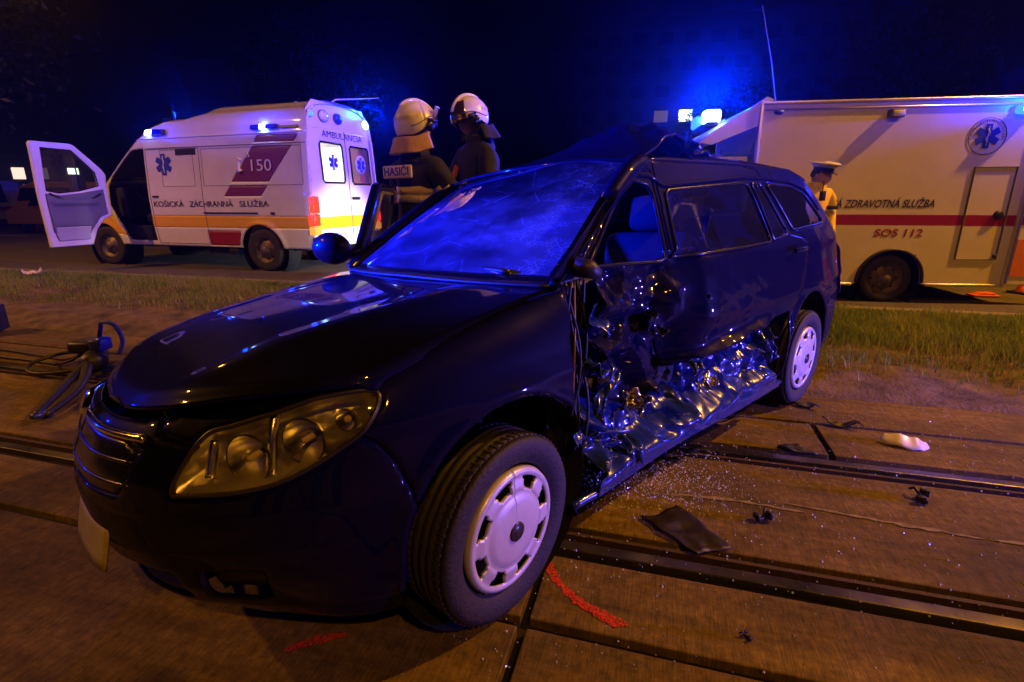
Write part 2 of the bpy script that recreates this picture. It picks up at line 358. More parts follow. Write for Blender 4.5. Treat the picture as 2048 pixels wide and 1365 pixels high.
# spray-paint marks, scuffs, glass crumbs
M_spray = mat('spray_paint', (.55, .035, .015), .7, var=.5, vscale=60)
n_ = M_spray.node_tree.nodes; l_ = M_spray.node_tree.links; t_ = n_.new('ShaderNodeTexNoise'); t_.inputs['Scale'].default_value = 150; t_.inputs['Detail'].default_value = 3; g_ = n_.new('ShaderNodeNewGeometry'); l_.new(g_.outputs['Position'], t_.inputs['Vector'])
r_ = n_.new('ShaderNodeMapRange'); r_.inputs[1].default_value = .30; r_.inputs[2].default_value = .56; l_.new(t_.outputs[0], r_.inputs[0]); l_.new(r_.outputs[0], n_['Principled BSDF'].inputs['Alpha'])
def ribbon(name, pts, w, m, z, n=10, ragged=.3, **kw):
    P = crom(np.array(pts, float), n); T = np.gradient(P, axis=0); T /= np.linalg.norm(T, axis=1)[:, None]; N = np.stack([-T[:, 1], T[:, 0]], 1)
    k = len(P); ww = np.interp(np.linspace(0, 1, k), np.linspace(0, 1, len(np.atleast_1d(w))), np.atleast_1d(w)) if np.ndim(w) else np.full(k, w)
    j1 = 1 + ragged * rng.normal(0, 1, k); j2 = 1 + ragged * rng.normal(0, 1, k)
    Lf = P + N * (ww * j1)[:, None]; Rt = P - N * (ww * j2)[:, None]
    V = np.concatenate([np.c_[Lf, np.full(k, z)], np.c_[Rt, np.full(k, z)]]); F = [(i, i + 1, k + i + 1, k + i) for i in range(k - 1)]
    return obj(name, V, F, m, smooth=False, **kw)
sp = [(.125, 1.575), (.13, 1.50), (.165, 1.425), (.22, 1.35), (.30, 1.285), (.345, 1.262)]
ribbon('spray_mark', sp, [.006, .017, .013, .017, .019, .008], M_spray, .0045, kind='structure')
ribbon('spray_mark', [(.19, 1.385), (.25, 1.315), (.31, 1.255)], [.004, .01, .005], M_spray, .0055, kind='structure')
ribbon('spray_mark', [(-.66, 1.18), (-.58, 1.215), (-.50, 1.235)], [.006, .018, .006], M_spray, .0045, kind='structure')
M_scuff = mat('pale_scuff', (.22, .18, .12), .8, var=.6, vscale=50)
ribbon('scuff_mark', [(.60, 1.98), (.9, 1.93), (1.2, 1.83)], [.004, .011, .004], M_scuff, .0045, ragged=.5, kind='structure')
ribbon('scuff_mark', [(1.15, 1.90), (1.45, 1.78), (1.72, 1.68), (2.1, 1.56)], [.003, .009, .010, .006], M_scuff, .0045, ragged=.5, kind='structure')
M_crumb = mat('glass_crumb', (.55, .57, .54), .15, spec=.8)
r = np.random.default_rng(5); nC = 4700; V = []; F = []
c = np.concatenate([np.stack([r.normal(.62, .22, 2600), r.normal(2.12, .17, 2600)], 1), np.stack([r.uniform(-.2, 2.6, 2100), r.uniform(1.1, 2.9, 2100)], 1)])
sz = r.uniform(.0012, .0058, nC) * r.uniform(.4, 1, nC)
for (x, y), s in zip(c, sz):
    a = r.uniform(0, PI); k = len(V); ca, sa = math.cos(a) * s, math.sin(a) * s
    V += [(x + ca, y + sa, .001), (x - sa, y + ca, .001), (x - ca, y - sa, .001), (x + sa, y - ca, .001), (x + .3 * ca, y, .001 + s * r.uniform(.8, 2))]
    F += [(k, k + 1, k + 4), (k + 1, k + 2, k + 4), (k + 2, k + 3, k + 4), (k + 3, k, k + 4)]
obj('glass_crumbs', V, F, M_crumb, smooth=False, kind='stuff', label='crumbs of shattered car glass scattered on the concrete')
# ------------------------------------------------------------------ the wrecked estate car (car space: x forward from the rear axle, y left, z up)
car = empty('wrecked_car', (1.277, 3.57, 0), -2.392, 'dark blue estate car with its driver side crushed in, standing across the tram rails', 'car')
M_paint = mat('car_paint', (.002, .002, .021), .45, metal=0., coat=.5, spec=.03)
M_inner = mat('torn_blue_metal', (.012, .03, .15), .25, metal=.35, coat=.8, var=.25, vscale=25)
M_blackp = mat('black_plastic', (.012, .012, .013), .45, bump=.15, bscale=200)
M_trim = mat('black_trim', (.006, .006, .007), .25, coat=.3)
M_cloth = mat('seat_cloth', (.02, .02, .024), .9, bump=.3, bscale=150)
M_chrome = mat('chrome', (.75, .75, .76), .12, metal=1.)
M_rubber = mat('tyre_rubber', (.022, .02, .021), .72, bump=.35, bscale=90, var=.25, vscale=30)
M_cap = mat('hubcap_silver', (.62, .62, .66), .38, metal=.35, coat=.3, var=.08, vscale=30)
M_steelw = mat('wheel_steel', (.02, .02, .02), .5, metal=.6)
M_wind = glass('side_glass', tint=(.55, .62, .66), haze=.015)
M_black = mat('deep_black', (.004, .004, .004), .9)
ROLL = .055
def RB(P):
    P = np.asarray(P, float).copy(); c, s = math.cos(ROLL), math.sin(ROLL); y = P[:, 1].copy(); z = P[:, 2] - .3
    P[:, 1] = y * c - z * s; P[:, 2] = .3 + y * s + z * c; return P
def rbm(M=None):                                   # the roll as a matrix, for shapes placed by matrix
    c, s = math.cos(ROLL), math.sin(ROLL); A = np.eye(4); A[1, 1] = c; A[1, 2] = -s; A[2, 1] = s; A[2, 2] = c
    A[:3, 3] = np.array([0, .3 * s, .3 - .3 * c]); return A if M is None else A @ np.asarray(M)

# plan curve of the left half, from the middle of the nose round the flank to the middle of the tail
PF = crom([(2.0, .80), (2.25, .80), (2.46, .797), (2.7, .78), (2.85, .745), (2.98, .68), (3.1, .59), (3.2, .49), (3.29, .37), (3.355, .2), (3.375, 0)], 16)
PR = crom([(.2, .782), (-.1, .78), (-.3, .77), (-.6, .74), (-.76, .69), (-.87, .56), (-.925, .3), (-.94, 0)], 16)
def arc(P):
    d = np.r_[0, np.cumsum(np.hypot(*np.diff(P, axis=0).T))]; return d
AF = 2.0 + arc(PF); AR = .2 - arc(PR)
def plan(s):
    s = np.asarray(s, float); x = s.copy(); y = np.interp(s, [.2, .9, 1.4, 2.0], [.782, .80, .805, .80])
    f = s > 2.0; x = np.where(f, np.interp(s, AF, PF[:, 0]), x); y = np.where(f, np.interp(s, AF, PF[:, 1]), y)
    r = s < .2; x = np.where(r, np.interp(s, AR[::-1], PR[::-1, 0]), x); y = np.where(r, np.interp(s, AR[::-1], PR[::-1, 1]), y); return x, y
S1 = AF[-1]; S0 = AR[-1]
def pnorm(s):
    x0, y0 = plan(np.asarray(s) - .01); x1, y1 = plan(np.minimum(np.asarray(s) + .01, S1)); tx, ty = x1 - x0, y1 - y0; L = np.hypot(tx, ty) + 1e-9
    return -ty / L, tx / L                          # outward
def E_top(s): return np.interp(s, [1.9, 2.1, 2.25, 2.4, 2.55, 2.7, 2.83, 3.0, 3.13, 3.3, 3.45, 3.62, S1], [.965, .95, .935, .91, .88, .845, .812, .792, .772, .74, .725, .717, .715])
def inset(s, z):
    s = np.asarray(s, float); z = np.asarray(z, float)
    base = np.interp(z, [.15, .22, .32, .5, .66, .70, .76, .95, 1.0, 1.2, 1.38, 1.46], [.075, .035, .012, 0, .004, -.004, .010, .034, .05, .118, .19, .30])
    nose = np.interp(z, [.13, .17, .22, .3, .42, .52, .6, .68, .76, .85], [.17, .12, .07, .025, -.015, -.02, -.005, .03, .09, .15])
    w = smooth(2.86, 3.4, s); b = base * (1 - w) + nose * w
    rear = np.interp(z, [.15, .25, .45, .6, .66, .9, 1.0, 1.2, 1.35, 1.45], [.10, .03, -.02, -.02, .03, .05, .09, .19, .30, .40])
    wr = smooth(-.62, -.95, s); b = b * (1 - wr) + rear * wr
    b = b + smooth(2.05, 2.35, s) * (1 - .75 * w) * .07 * np.exp(-np.maximum(E_top(s) - z, 0) / .045)
    for c in (2.46, 0.0):                           # flared arch lips
        d = np.abs(np.hypot(s - c, z - .31) - .365); b = b - .012 * np.exp(-(d / .035) ** 2) * (z > .25)
    return b
def G(x): return np.exp(-x * x)
def folds(x, z, seed, n=4, f0=2.2, warp=.5):
    """sheet metal folds: flat facets that meet in sharp creases"""
    q = np.random.default_rng(seed); r = 0; tot = 0; X = np.stack([x * 2.2, z * 2.2, 0 * x + seed], 1); wx = vnoise(X, seed) + .4 * vnoise(X * 2.3, seed + 1)
    for k in range(n):
        a = q.uniform(0, PI); f = f0 * 1.5 ** k * q.uniform(.85, 1.2); t = (x * math.cos(a) + z * math.sin(a)) * f + warp * wx + q.uniform(0, 1); t = t - np.floor(t)
        r = r + (2 * np.abs(2 * t - 1) - 1) / f; tot += 1 / f
    return r / tot
def dent(s, z):
    """how far the driver side is pushed in"""
    d = .17 * G((s - 1.72) / .50) * G((z - .62) / .42) + .11 * G((s - 1.25) / .30) * G((z - .42) / .22) + .07 * G((s - 1.45) / .5) * G((z - 1.25) / .35)
    d = d + .05 * G((s - .75) / .22) * G((z - .55) / .13) + .035 * smooth(1.22, 1.36, s) * (1 - smooth(1.40, 1.44, s)) * (z < 1.0) - .03 * G((s - 1.20) / .10) * G((z - .70) / .22)
    k = smooth(.35, .9, s) * (1 - smooth(2.12, 2.2, s))
    wr = smooth(1.25, 1.5, s) * (1 - smooth(.92, .985, z)) * (1 - smooth(2.1, 2.18, s))
    X = np.stack([s * 5.5, z * 7.5, 0 * s], 1); d = d + wr * (.095 * folds(s, z, 33, 3, 1.9, .7) + .014 * folds(s, z, 41, 3, 8., .8) * G((z - .85) / .13) + .006 * folds(s, z, 45, 3, 7., .7))
    w2 = smooth(.55, .8, s) * (1 - smooth(1.0, 1.2, s)) * G((z - .5) / .16); d = d + w2 * .020 * folds(s, z, 52, 3, 4.)
    w3 = smooth(.5, .62, s) * (1 - smooth(1.2, 1.5, s)) * G((z - .80) / .12); d = d + w3 * .004 * folds(s, z, 61, 4, 5.)
    return d * k
def B(s, z, hurt=True, extra=0.):
    s = np.asarray(s, float); z = np.asarray(z, float); x, y = plan(np.clip(s, S0, S1)); nx, ny = pnorm(np.clip(s, S0 + .011, S1))
    i = inset(s, z) + extra
    if hurt: i = i + dent(s, z)
    P = np.stack([x - nx * i, y - ny * i, z], 1)
    if hurt:                                         # fold-out lip at the bottom of the rear door
        e = G((z - rear_edge(s)) / .035) * smooth(.55, .75, s) * (1 - smooth(1.55, 1.75, s)); P[:, 1] += .055 * e
    return P
def rear_edge(s): return np.interp(s, [.5, .75, 1.1, 1.5, 1.75], [.60, .575, .52, .46, .42])

def ring(c, z, r, n=40, a0=0, a1=2 * PI): return [(c + r * math.cos(a0 + (a1 - a0) * i / n), z + r * math.sin(a0 + (a1 - a0) * i / n)) for i in range(n + (abs(a1 - a0) < 6.28))]
arch_f = [(2.46 - .355, -.1), ] + ring(2.46, .315, .355, 30, PI, 0) + [(2.46 + .355, -.1)]
arch_r = [(-.345, -.1)] + ring(0, .315, .345, 30, PI, 0) + [(.345, -.1)]
lamp_poly = [tuple(p) for p in crom([(2.84, .772), (2.88, .70), (2.96, .648), (3.06, .602), (3.16, .580), (3.30, .574), (3.335, .580), (3.31, .64), (3.265, .700), (3.20, .718), (3.10, .742), (2.97, .772)], 6, True)]
win_f = [(2.0, .99), (1.64, 1.285), (1.60, 1.295), (1.48, 1.275), (1.455, 1.24), (1.465, .975), (1.5, .965)]
win_r = [(1.385, .975), (1.36, 1.235), (1.33, 1.252), (.72, 1.285), (.68, 1.275), (.60, 1.0), (.62, .99)]
win_d = [(.555, 1.0), (.63, 1.275), (.60, 1.288), (.53, 1.285), (.35, 1.04), (.36, 1.015), (.46, 1.005)]
win_q = [(.24, 1.035), (.43, 1.27), (.38, 1.285), (.10, 1.275), (-.08, 1.235), (-.30, 1.09), (-.30, 1.055)]
tail = [(-.64, .66), (-.60, .86), (-.64, .92), (-.74, .91), (-.86, .86), (-.90, .68)]
def cond_top(s, z):                                   # outside the body: above hood, screen and roof lines
    t = np.interp(s, [S0, -.95, -.86, -.74, -.6, -.4, 0, .4, .9, 1.3, 1.58, 1.62, 2.10, 2.12, 2.25, 2.4, 2.55, 2.7, 2.83, 3.0, 3.13, 3.3, 3.45, 3.62, S1], [.98, .98, 1.1, 1.25, 1.33, 1.37, 1.395, 1.405, 1.41, 1.40, 1.365, 1.34, .955] + [float(E_top(k)) for k in (2.12, 2.25, 2.4, 2.55, 2.7, 2.83, 3.0, 3.13, 3.3, 3.45, 3.62, S1)])
    return z > t
top_pts = [(3.95, .715)] + [(k, float(E_top(k))) for k in (S1, 3.62, 3.45, 3.3, 3.13, 3.0, 2.83, 2.7, 2.55, 2.4, 2.25, 2.12)] + [(2.10, .955), (1.62, 1.34), (1.58, 1.365), (1.3, 1.40), (.9, 1.41), (.4, 1.40), (0, 1.375), (-.2, 1.33), (-.34, 1.24), (-.48, 1.13), (-.64, 1.0), (-.80, .91), (S0 - .1, .90)]
above = top_pts + [(S0 - .1, 2), (3.95, 2)]
grille_low = [(3.40, .24), (3.40, .35), (S1 + .1, .35), (S1 + .1, .24)]
grille_up = [(3.50, .56), (3.44, .66), (3.52, .685), (S1 + .1, .685), (S1 + .1, .55)]
fog = [(3.16, .26), (3.16, .36), (3.31, .36), (3.33, .26)]
door_f = [(2.16, .24), (2.19, .55), (2.17, .80), (2.09, .965), (1.60, 1.352), (1.3, 1.372), (1.115, 1.375), (1.12, .24)]
door_r = [(1.105, 1.375), (.42, 1.37), (.30, 1.36), (.06, 1.06), (.03, .95), (.10, .80), (.24, .66), (.345, .52), (.40, .24), (1.105, .24)]
torn = [(1.90, .15), (1.88, .35), (1.96, .50), (1.91, .66), (1.96, .80), (1.93, .96), (2.12, .99), (2.20, .80), (2.21, .55), (2.19, .15)]
rdo = [(1.40, 1.375), (.62, 1.37), (.50, 1.36), (.28, 1.02), (.10, .99), (.03, .95), (.10, .80), (.24, .66), (.345, .60)] + [(float(k), float(rear_edge(k))) for k in (.5, .75, .95, 1.2)] + [(1.36, .52), (1.43, .66), (1.395, .8), (1.42, .95)]
fdo = [(2.03, .985), (1.64, 1.32), (1.58, 1.335), (1.43, 1.33), (1.43, .95), (1.41, .8), (1.445, .66), (1.38, .52), (1.5, .47), (1.75, .43), (1.86, .47), (1.94, .55), (1.90, .66), (1.95, .8), (1.92, .93)]
us = np.concatenate([np.arange(S0, .3, .018), np.arange(.3, 2.3, .0085), np.arange(2.3, S1 + .001, .012)]); us[-1] = S1
vs = np.arange(.14, 1.415, .0095)
bumper_f = [(2.775, .0), (2.775, .42), (2.79, .52), (2.82, .60), (2.86, .66), (2.90, .685), (2.84, .772), (2.98, .70), (3.2, .66), (3.40, .70), (3.45, .80), (4.0, .80), (4.0, 0)]
bumper_r = [(-.33, 0), (-.345, .45), (-.40, .60), (S0 - .1, .64), (S0 - .1, 0)]
hurt_polys = [(None, above), (None, arch_f), (None, arch_r), ('headlight', lamp_poly), ('lower_grille', grille_low), ('grille', grille_up), ('fog_lamp', fog), ('tail_lamp', tail), (None, win_f), ('door_window', win_r), ('door_window2', win_d), ('quarter_window', win_q),
              ('front_bumper', bumper_f), ('rear_bumper', bumper_r), (None, torn), ('front_door', fdo), ('rear_door', rdo), ('fender', [(2.2, 0), (2.215, .55), (2.20, .8), (2.125, .955), (2.12, 1.0), (3.4, 1.0), (3.4, 0)]),
              (None, lambda u, v: (u > .36) & (u < 2.2) & (v < np.interp(u, [.36, .5, .75, 1.1, 1.5, 1.75, 2.05, 2.2], [.60, .60, .575, .52, .46, .42, .9, .9]))),
              ('rear_quarter', [(-3, 0), (-3, 2), (.33, 2), (.33, 0)]), ('body_side', [(-3, 0), (-3, 2), (4, 2), (4, 0)])]
sound_polys = [p for p in hurt_polys if p[0] not in ('front_door', 'rear_door') and p[1] is not torn and not callable(p[1]) and p[1] is not win_f][:-2] + [(None, win_f), (None, door_f), ('sill', [(.33, 0), (.33, .24), (2.17, .24), (2.17, 0)]), ('rear_door', door_r), ('rear_quarter', [(-3, 0), (-3, 2), (.33, 2), (.33, 0)]), ('body_side', [(-3, 0), (-3, 2), (4, 2), (4, 0)])]
matof = dict(headlight=None, lower_grille=M_blackp, grille=M_trim, fog_lamp=None, tail_lamp=None, door_window=M_wind, door_window2=M_wind, quarter_window=M_wind)
M_lens = glass('lamp_lens', tint=(.92, .93, .95), rough=.03)
M_tail = mat('tail_lamp_red', (.16, .003, .004), .2, coat=.25)
def panelize(res, sgn, hurt):
    for nm, (P, F, uv) in res.items():
        P = P.copy(); N = vnorm(P, F); bd = border(F)
        if nm in ('lower_grille', 'fog_lamp'): P -= N * .03 * (-1 if N[:, 1].mean() < 0 and False else 1)
        if nm not in ('headlight',): P[bd] -= N[bd] * .0035
        if sgn < 0: P[:, 1] *= -1; F = F[:, ::-1]
        P = RB(P)
        if nm == 'headlight': m = M_lens; sol = 0
        elif nm == 'tail_lamp': m = M_tail; sol = .01
        elif nm == 'fog_lamp': m = M_blackp; sol = .01
        else: m = matof.get(nm) or M_paint; sol = 0 if 'window' in nm else .009
        name = {'door_window2': 'door_window', 'grille': 'grille', 'headlight': 'headlight'}.get(nm, nm)
        lab = {'front_door': 'crumpled driver door with its skin torn', 'rear_door': 'dented rear door bent out along its foot'}.get(nm) if hurt else None
        o = obj(name, P, F, m, car, solid=sol, label=lab, auto=20 if hurt and nm in ('front_door', 'rear_door') else None)
        PARTS[(nm, sgn)] = (o, P, F, uv)
PARTS = {}
# surface orientation: with u forward and v up the face normal points inward on the left side, so flip
def flip(res): return {k: (P, F[:, ::-1], uv) for k, (P, F, uv) in res.items()}
panelize(flip(regions(lambda u, v: B(u, v), us, vs, hurt_polys)), 1, True)
us2 = np.concatenate([np.arange(S0, 2.3, .025), np.arange(2.3, S1 + .001, .015)]); us2[-1] = S1
panelize(flip(regions(lambda u, v: B(u, v, False), us2, np.arange(.14, 1.415, .015), sound_polys)), -1, False)

# hood, roof, windscreen, pillars
def front_x(y):                                     # nose position at half width y, a little behind the bumper skin
    return np.interp(np.abs(y), PF[::-1, 1], PF[::-1, 0]) - .075
def hood(u, v):
    y = v * .715; xr = 2.25 - .085 * np.abs(v) ** 2.5; xf = front_x(y) - .02; x = xr + (xf - xr) * u
    zc = np.interp(x, [2.1, 2.15, 2.4, 2.7, 2.9, 3.1, 3.2, 3.31], [.962, .958, .945, .912, .878, .82, .78, .727])
    xs = 2.1 + (x - 2.1) * 1.0; E = np.interp(x, [2.05, 2.1, 2.25, 2.4, 2.55, 2.7, 2.83, 2.98, 3.08, 3.2, 3.3], [.95, .948, .935, .91, .88, .845, .812, .79, .768, .735, .715])
    k = np.abs(v) ** 2.6; z = zc + (E - zc) * k + .010 * G((np.abs(v) - .62 + .12 * u) / .10) * smooth(0, .2, u) * (1 - smooth(.9, 1, u))
    z = z - .02 * smooth(.965, 1.0, np.abs(v)) - .018 * smooth(.955, 1.0, u)
    return np.stack([x, y, z], 1)
V, F = grid(hood, np.linspace(0, 1, 90), np.linspace(-1, 1, 120)); obj('hood', RB(V), F, M_paint, car, solid=.012)
def wsl(t):  # left edge of the windscreen, t 0 at the base
    t = np.asarray(t, float); return np.stack([2.16 - .64 * t, .675 - .085 * t - .02 * t * (1 - t), .962 + .39 * t + .03 * t * (1 - t) * 4 * .5], -1)
def screen(u, v):    # u 0..1 up, v -1..1 right to left
    e = wsl(u); k = 1 - np.abs(v) ** 2.3; x = e[:, 0] + (.095 - .02 * u) * k; y = v * e[:, 1]; z = e[:, 2] + (.004 + .03 * u) * k
    lf = G((v - .55) / .45) * smooth(.6, 1, u); return np.stack([x, y, z + .03 * lf], 1)
def crack_mat():
    m = glass('windscreen_glass', tint=(.45, .6, .85), haze=.34, hazecol=(.22, .38, .95)); n = m.node_tree.nodes; l = m.node_tree.links  # blue of the beacon light put into the haze colour of neutral dust
    tc = n.new('ShaderNodeTexCoord'); vo = n.new('ShaderNodeTexVoronoi'); vo.feature = 'DISTANCE_TO_EDGE'; vo.inputs['Scale'].default_value = 62; l.new(tc.outputs['UV'], vo.inputs['Vector'])
    sp = n.new('ShaderNodeSeparateXYZ'); l.new(tc.outputs['UV'], sp.inputs[0])
    ns = n.new('ShaderNodeTexNoise'); ns.inputs['Scale'].default_value = 5; ns.inputs['Detail'].default_value = 5; l.new(tc.outputs['UV'], ns.inputs['Vector'])
    def mth(op, a, b=None, c=None):
        k = n.new('ShaderNodeMath'); k.operation = op
        for i, q in enumerate((a, b, c)):
            if q is None: continue
            if isinstance(q, (int, float)): k.inputs[i].default_value = q
            else: l.new(q, k.inputs[i])
        return k.outputs[0]
    reg = mth('ADD', sp.outputs['Y'], mth('MULTIPLY', mth('SUBTRACT', ns.outputs[0], .5), .5))
    mask = n.new('ShaderNodeMapRange'); mask.inputs[1].default_value = .68; mask.inputs[2].default_value = .85; l.new(reg, mask.inputs[0])
    line = n.new('ShaderNodeMapRange'); line.inputs[1].default_value = .0; line.inputs[2].default_value = .05; line.inputs[3].default_value = 1; line.inputs[4].default_value = .0; l.new(vo.outputs['Distance'], line.inputs[0])
    vo2 = n.new('ShaderNodeTexVoronoi'); vo2.inputs['Scale'].default_value = 20; l.new(tc.outputs['UV'], vo2.inputs['Vector'])
    spot = n.new('ShaderNodeMapRange'); spot.inputs[1].default_value = .03; spot.inputs[2].default_value = .10; spot.inputs[3].default_value = .75; spot.inputs[4].default_value = 0; l.new(vo2.outputs['Distance'], spot.inputs[0])
    ns2 = n.new('ShaderNodeTexNoise'); ns2.inputs['Scale'].default_value = 7; l.new(tc.outputs['UV'], ns2.inputs['Vector'])
    sel = n.new('ShaderNodeMapRange'); sel.inputs[1].default_value = .56; sel.inputs[2].default_value = .62; l.new(ns2.outputs[0], sel.inputs[0])
    h = mth('ADD', mth('MULTIPLY', line.outputs[0], mth('MULTIPLY', mask.outputs[0], .55)), mth('MULTIPLY', spot.outputs[0], mth('MULTIPLY', sel.outputs[0], .6)))
    roof_shade = n.new('ShaderNodeMapRange'); roof_shade.inputs[1].default_value = .60; roof_shade.inputs[2].default_value = .74; roof_shade.inputs[3].default_value = 1; roof_shade.inputs[4].default_value = .22; l.new(mth('ADD', sp.outputs['X'], mth('MULTIPLY', sp.outputs['Y'], .12)), roof_shade.inputs[0])  # shade of the roof put into the haze, which thins towards the top
    vc = n.new('ShaderNodeTexVoronoi'); vc.feature = 'DISTANCE_TO_EDGE'; vc.inputs['Scale'].default_value = 5.5; l.new(tc.outputs['UV'], vc.inputs['Vector'])
    lc = n.new('ShaderNodeMapRange'); lc.inputs[1].default_value = 0; lc.inputs[2].default_value = .009; lc.inputs[3].default_value = .4; lc.inputs[4].default_value = 0; l.new(vc.outputs['Distance'], lc.inputs[0])
    n5 = n.new('ShaderNodeTexNoise'); n5.inputs['Scale'].default_value = 9; n5.inputs['Detail'].default_value = 4; l.new(tc.outputs['UV'], n5.inputs['Vector']); p5 = n.new('ShaderNodeMapRange'); p5.inputs[1].default_value = .42; p5.inputs[2].default_value = .6; l.new(n5.outputs[0], p5.inputs[0])
    h = mth('MULTIPLY', mth('ADD', h, lc.outputs[0]), mth('ADD', mth('MULTIPLY', p5.outputs[0], .85), .15))
    h2 = mth('ADD', h, mth('MULTIPLY', roof_shade.outputs[0], mth('ADD', mth('MULTIPLY', mask.outputs[0], .10), mth('MULTIPLY', ns.outputs[0], mth('ADD', .26, mth('MULTIPLY', p5.outputs[0], .18))))))
    for k in n:
        if k.bl_idname == 'ShaderNodeMixShader' and not k.inputs[0].is_linked and abs(k.inputs[0].default_value - .34) < 1e-4: l.new(h2, k.inputs[0])
    return m
M_screen = crack_mat()
uu = np.linspace(0.03, .965, 50); vv = np.linspace(-.965, .965, 90); V, F = grid(screen, uu, vv)
o = obj('windscreen', RB(V), F, M_screen, car, label='shattered windscreen with dusty cracks'); uvl = o.data.uv_layers.new(name='UVMap')
UV = np.stack(np.meshgrid(uu, (vv + 1) / 2, indexing='ij'), -1).reshape(-1, 2); li = np.empty(len(o.data.loops), np.int32); o.data.loops.foreach_get('vertex_index', li); uvl.data.foreach_set('uv', UV[li].ravel())
# black border of the screen
for rng_u, rng_v in (((0, .03), (-1, 1)), ((.965, 1.0), (-1, 1)), ((0, 1), (-1, -.965)), ((0, 1), (.965, 1))):
    V, F = grid(lambda a, b_: screen(a, b_) - np.array([.002, 0, .004]), np.linspace(*rng_u, 24), np.linspace(*rng_v, 40)); obj('screen_seal', RB(V), F, M_trim, car)
def apillar(side, hurt):
    t = np.linspace(-.04, 1.0, 40); A = wsl(t) + np.array([.004, .004, .006]); sz = np.stack([2.10 - .54 * t, .968 + .392 * t], 1)
    Bq = B(sz[:, 0] - .0, sz[:, 1], False); Bq[:, 1] -= (dent(sz[:, 0] - .15, sz[:, 1]) * .8 if hurt else 0)
    rows = []
    for w in np.linspace(0, 1, 9):
        P = A * (1 - w) + Bq * w; b = (.045 * math.sin(PI * w) ** .8 * (1 - .8 * smooth(.80, 1.02, t)))[:, None]; P = P + b * np.array([.6, .45, .55]); rows.append(P)
    V = np.stack(rows, 1).reshape(-1, 3); n = 9; F = [(i * n + j, (i + 1) * n + j, (i + 1) * n + j + 1, i * n + j + 1) for i in range(39) for j in range(8)]
    if side < 0: V[:, 1] *= -1; F = [f[::-1] for f in F]
    obj('a_pillar', RB(V), F, M_paint, car, solid=-.03)
apillar(1, True); apillar(-1, False)
def roofline(x): return np.interp(x, [-.48, -.34, -.2, 0, .4, .9, 1.3, 1.58, 1.7], [1.13, 1.24, 1.33, 1.375, 1.40, 1.41, 1.40, 1.36, 1.33])
def roof(u, v):
    xf = 1.56 + .075 * (1 - np.abs(v) ** 2.3); xr = -.22 - .06 * (1 - v * v); x = xf + (xr - xf) * u
    zz = roofline(x); _, yb = plan(np.clip(x, -.6, 2)); e = yb - inset(np.clip(x, -.55, 2), roofline(np.clip(x, -.55, 1.6))) ; y = v * (e + .004)
    z = zz + .045 * (1 - np.abs(v) ** 2.4) - .004
    hurt = smooth(-.5, .6, v); a = .125 * G((x - 1.19) / .25) * G((v - .6) / .6) - .045 * G((x - .86) / .16) * G((v - .7) / .4)
    X = np.stack([x * 7, y * 7, 0 * x], 1); a = a + hurt * G((x - 1.0) / .30) * (.055 * folds(x, y, 77, 4, 4., .6)) * smooth(1.5, 1.3, x) + .018 * smooth(.75, .3, u) * smooth(0, .25, u) * G((v - .1) / .6)
    y = y - .05 * hurt * G((x - 1.35) / .5) * np.abs(v)
    return np.stack([x, y, z + a], 1)
V, F = grid(roof, np.linspace(0, 1, 170), np.linspace(-1, 1, 130)); obj('roof', RB(V), F[:, ::-1], M_paint, car, solid=.012, label='roof buckled up into a peak above the driver side')
for sd in (-1,):
    t = np.linspace(.32, .93, 30); Pr = roof(t, np.full(30, sd * .93)); Pr[:, 2] += .035 * np.minimum(1, np.minimum((t - .32) / .04, (.93 - t) / .04)); MB().tube(RB(Pr), .011, 8).obj('roof_rail', M_trim, car)
# tailgate with its window
def gate(u, v):     # u 0 top ..1 bottom
    z = 1.34 - .80 * u; s = np.interp(z, [.5, .9, .98, 1.1, 1.25, 1.34], [-.72, -.70, -.62, -.46, -.32, -.2]); P = B(s, z, False); hw = P[:, 1] * 1.0
    x = np.interp(z, [.5, .86, 1.0, 1.2, 1.34], [-.95, -.92, -.66, -.38, -.22]); return np.stack([x + .09 * np.abs(v) ** 3, v * hw * .98, z], 1)
gp = [('tailgate_window', [(.09, -.62), (.09, .62), (.42, .66), (.42, -.66)]), ('tailgate', [(-1, -2), (2, -2), (2, 2), (-1, 2)])]
for nm, (P, F, uv) in regions(gate, np.linspace(0, 1, 40), np.linspace(-1, 1, 60), gp).items(): obj(nm, RB(P), F[:, ::-1], M_wind if 'window' in nm else M_paint, car, solid=0 if 'window' in nm else .01)
V, F = grid(lambda a, b_: np.stack([-.20 - .13 * a, b_ * .54, 1.385 - .04 * a - .03 * b_ ** 2], 1), np.linspace(0, 1, 6), np.linspace(-1, 1, 20)); obj('roof_spoiler', RB(V), F[:, ::-1], M_paint, car, solid=.02)
# window frames: thin trim lines round the openings, the belt trim
def outline(nm, poly, sgn, m, r=.007, hurt=True, zoff=0., closed=True):
    P = np.array(poly); Q = []
    for i in range(len(P) if closed else len(P) - 1):
        a, b_ = P[i], P[(i + 1) % len(P)]; k = max(2, int(np.hypot(*(b_ - a)) / .03)); Q += [a + (b_ - a) * t for t in np.linspace(0, 1, k, endpoint=False)]
    Q = np.array(Q); X = B(Q[:, 0], Q[:, 1], hurt, -.003)
    if sgn < 0: X[:, 1] *= -1
    return MB().tube(RB(X), r, 6, closed=closed, cap=not closed).obj(nm, m, car)
for pl in (win_r, win_d, win_q, win_f): outline('window_trim', pl, 1, M_trim, .008)
for pl in (win_r, win_d, win_q): outline('window_trim', pl, -1, M_trim, .007, False)
outline('frame_edge', [(1.98, 1.0), (1.62, 1.315), (1.45, 1.31), (1.36, 1.27), (.72, 1.31), (.5, 1.312), (.1, 1.30), (-.12, 1.26), (-.34, 1.12)], 1, M_paint, .009, True, closed=False)
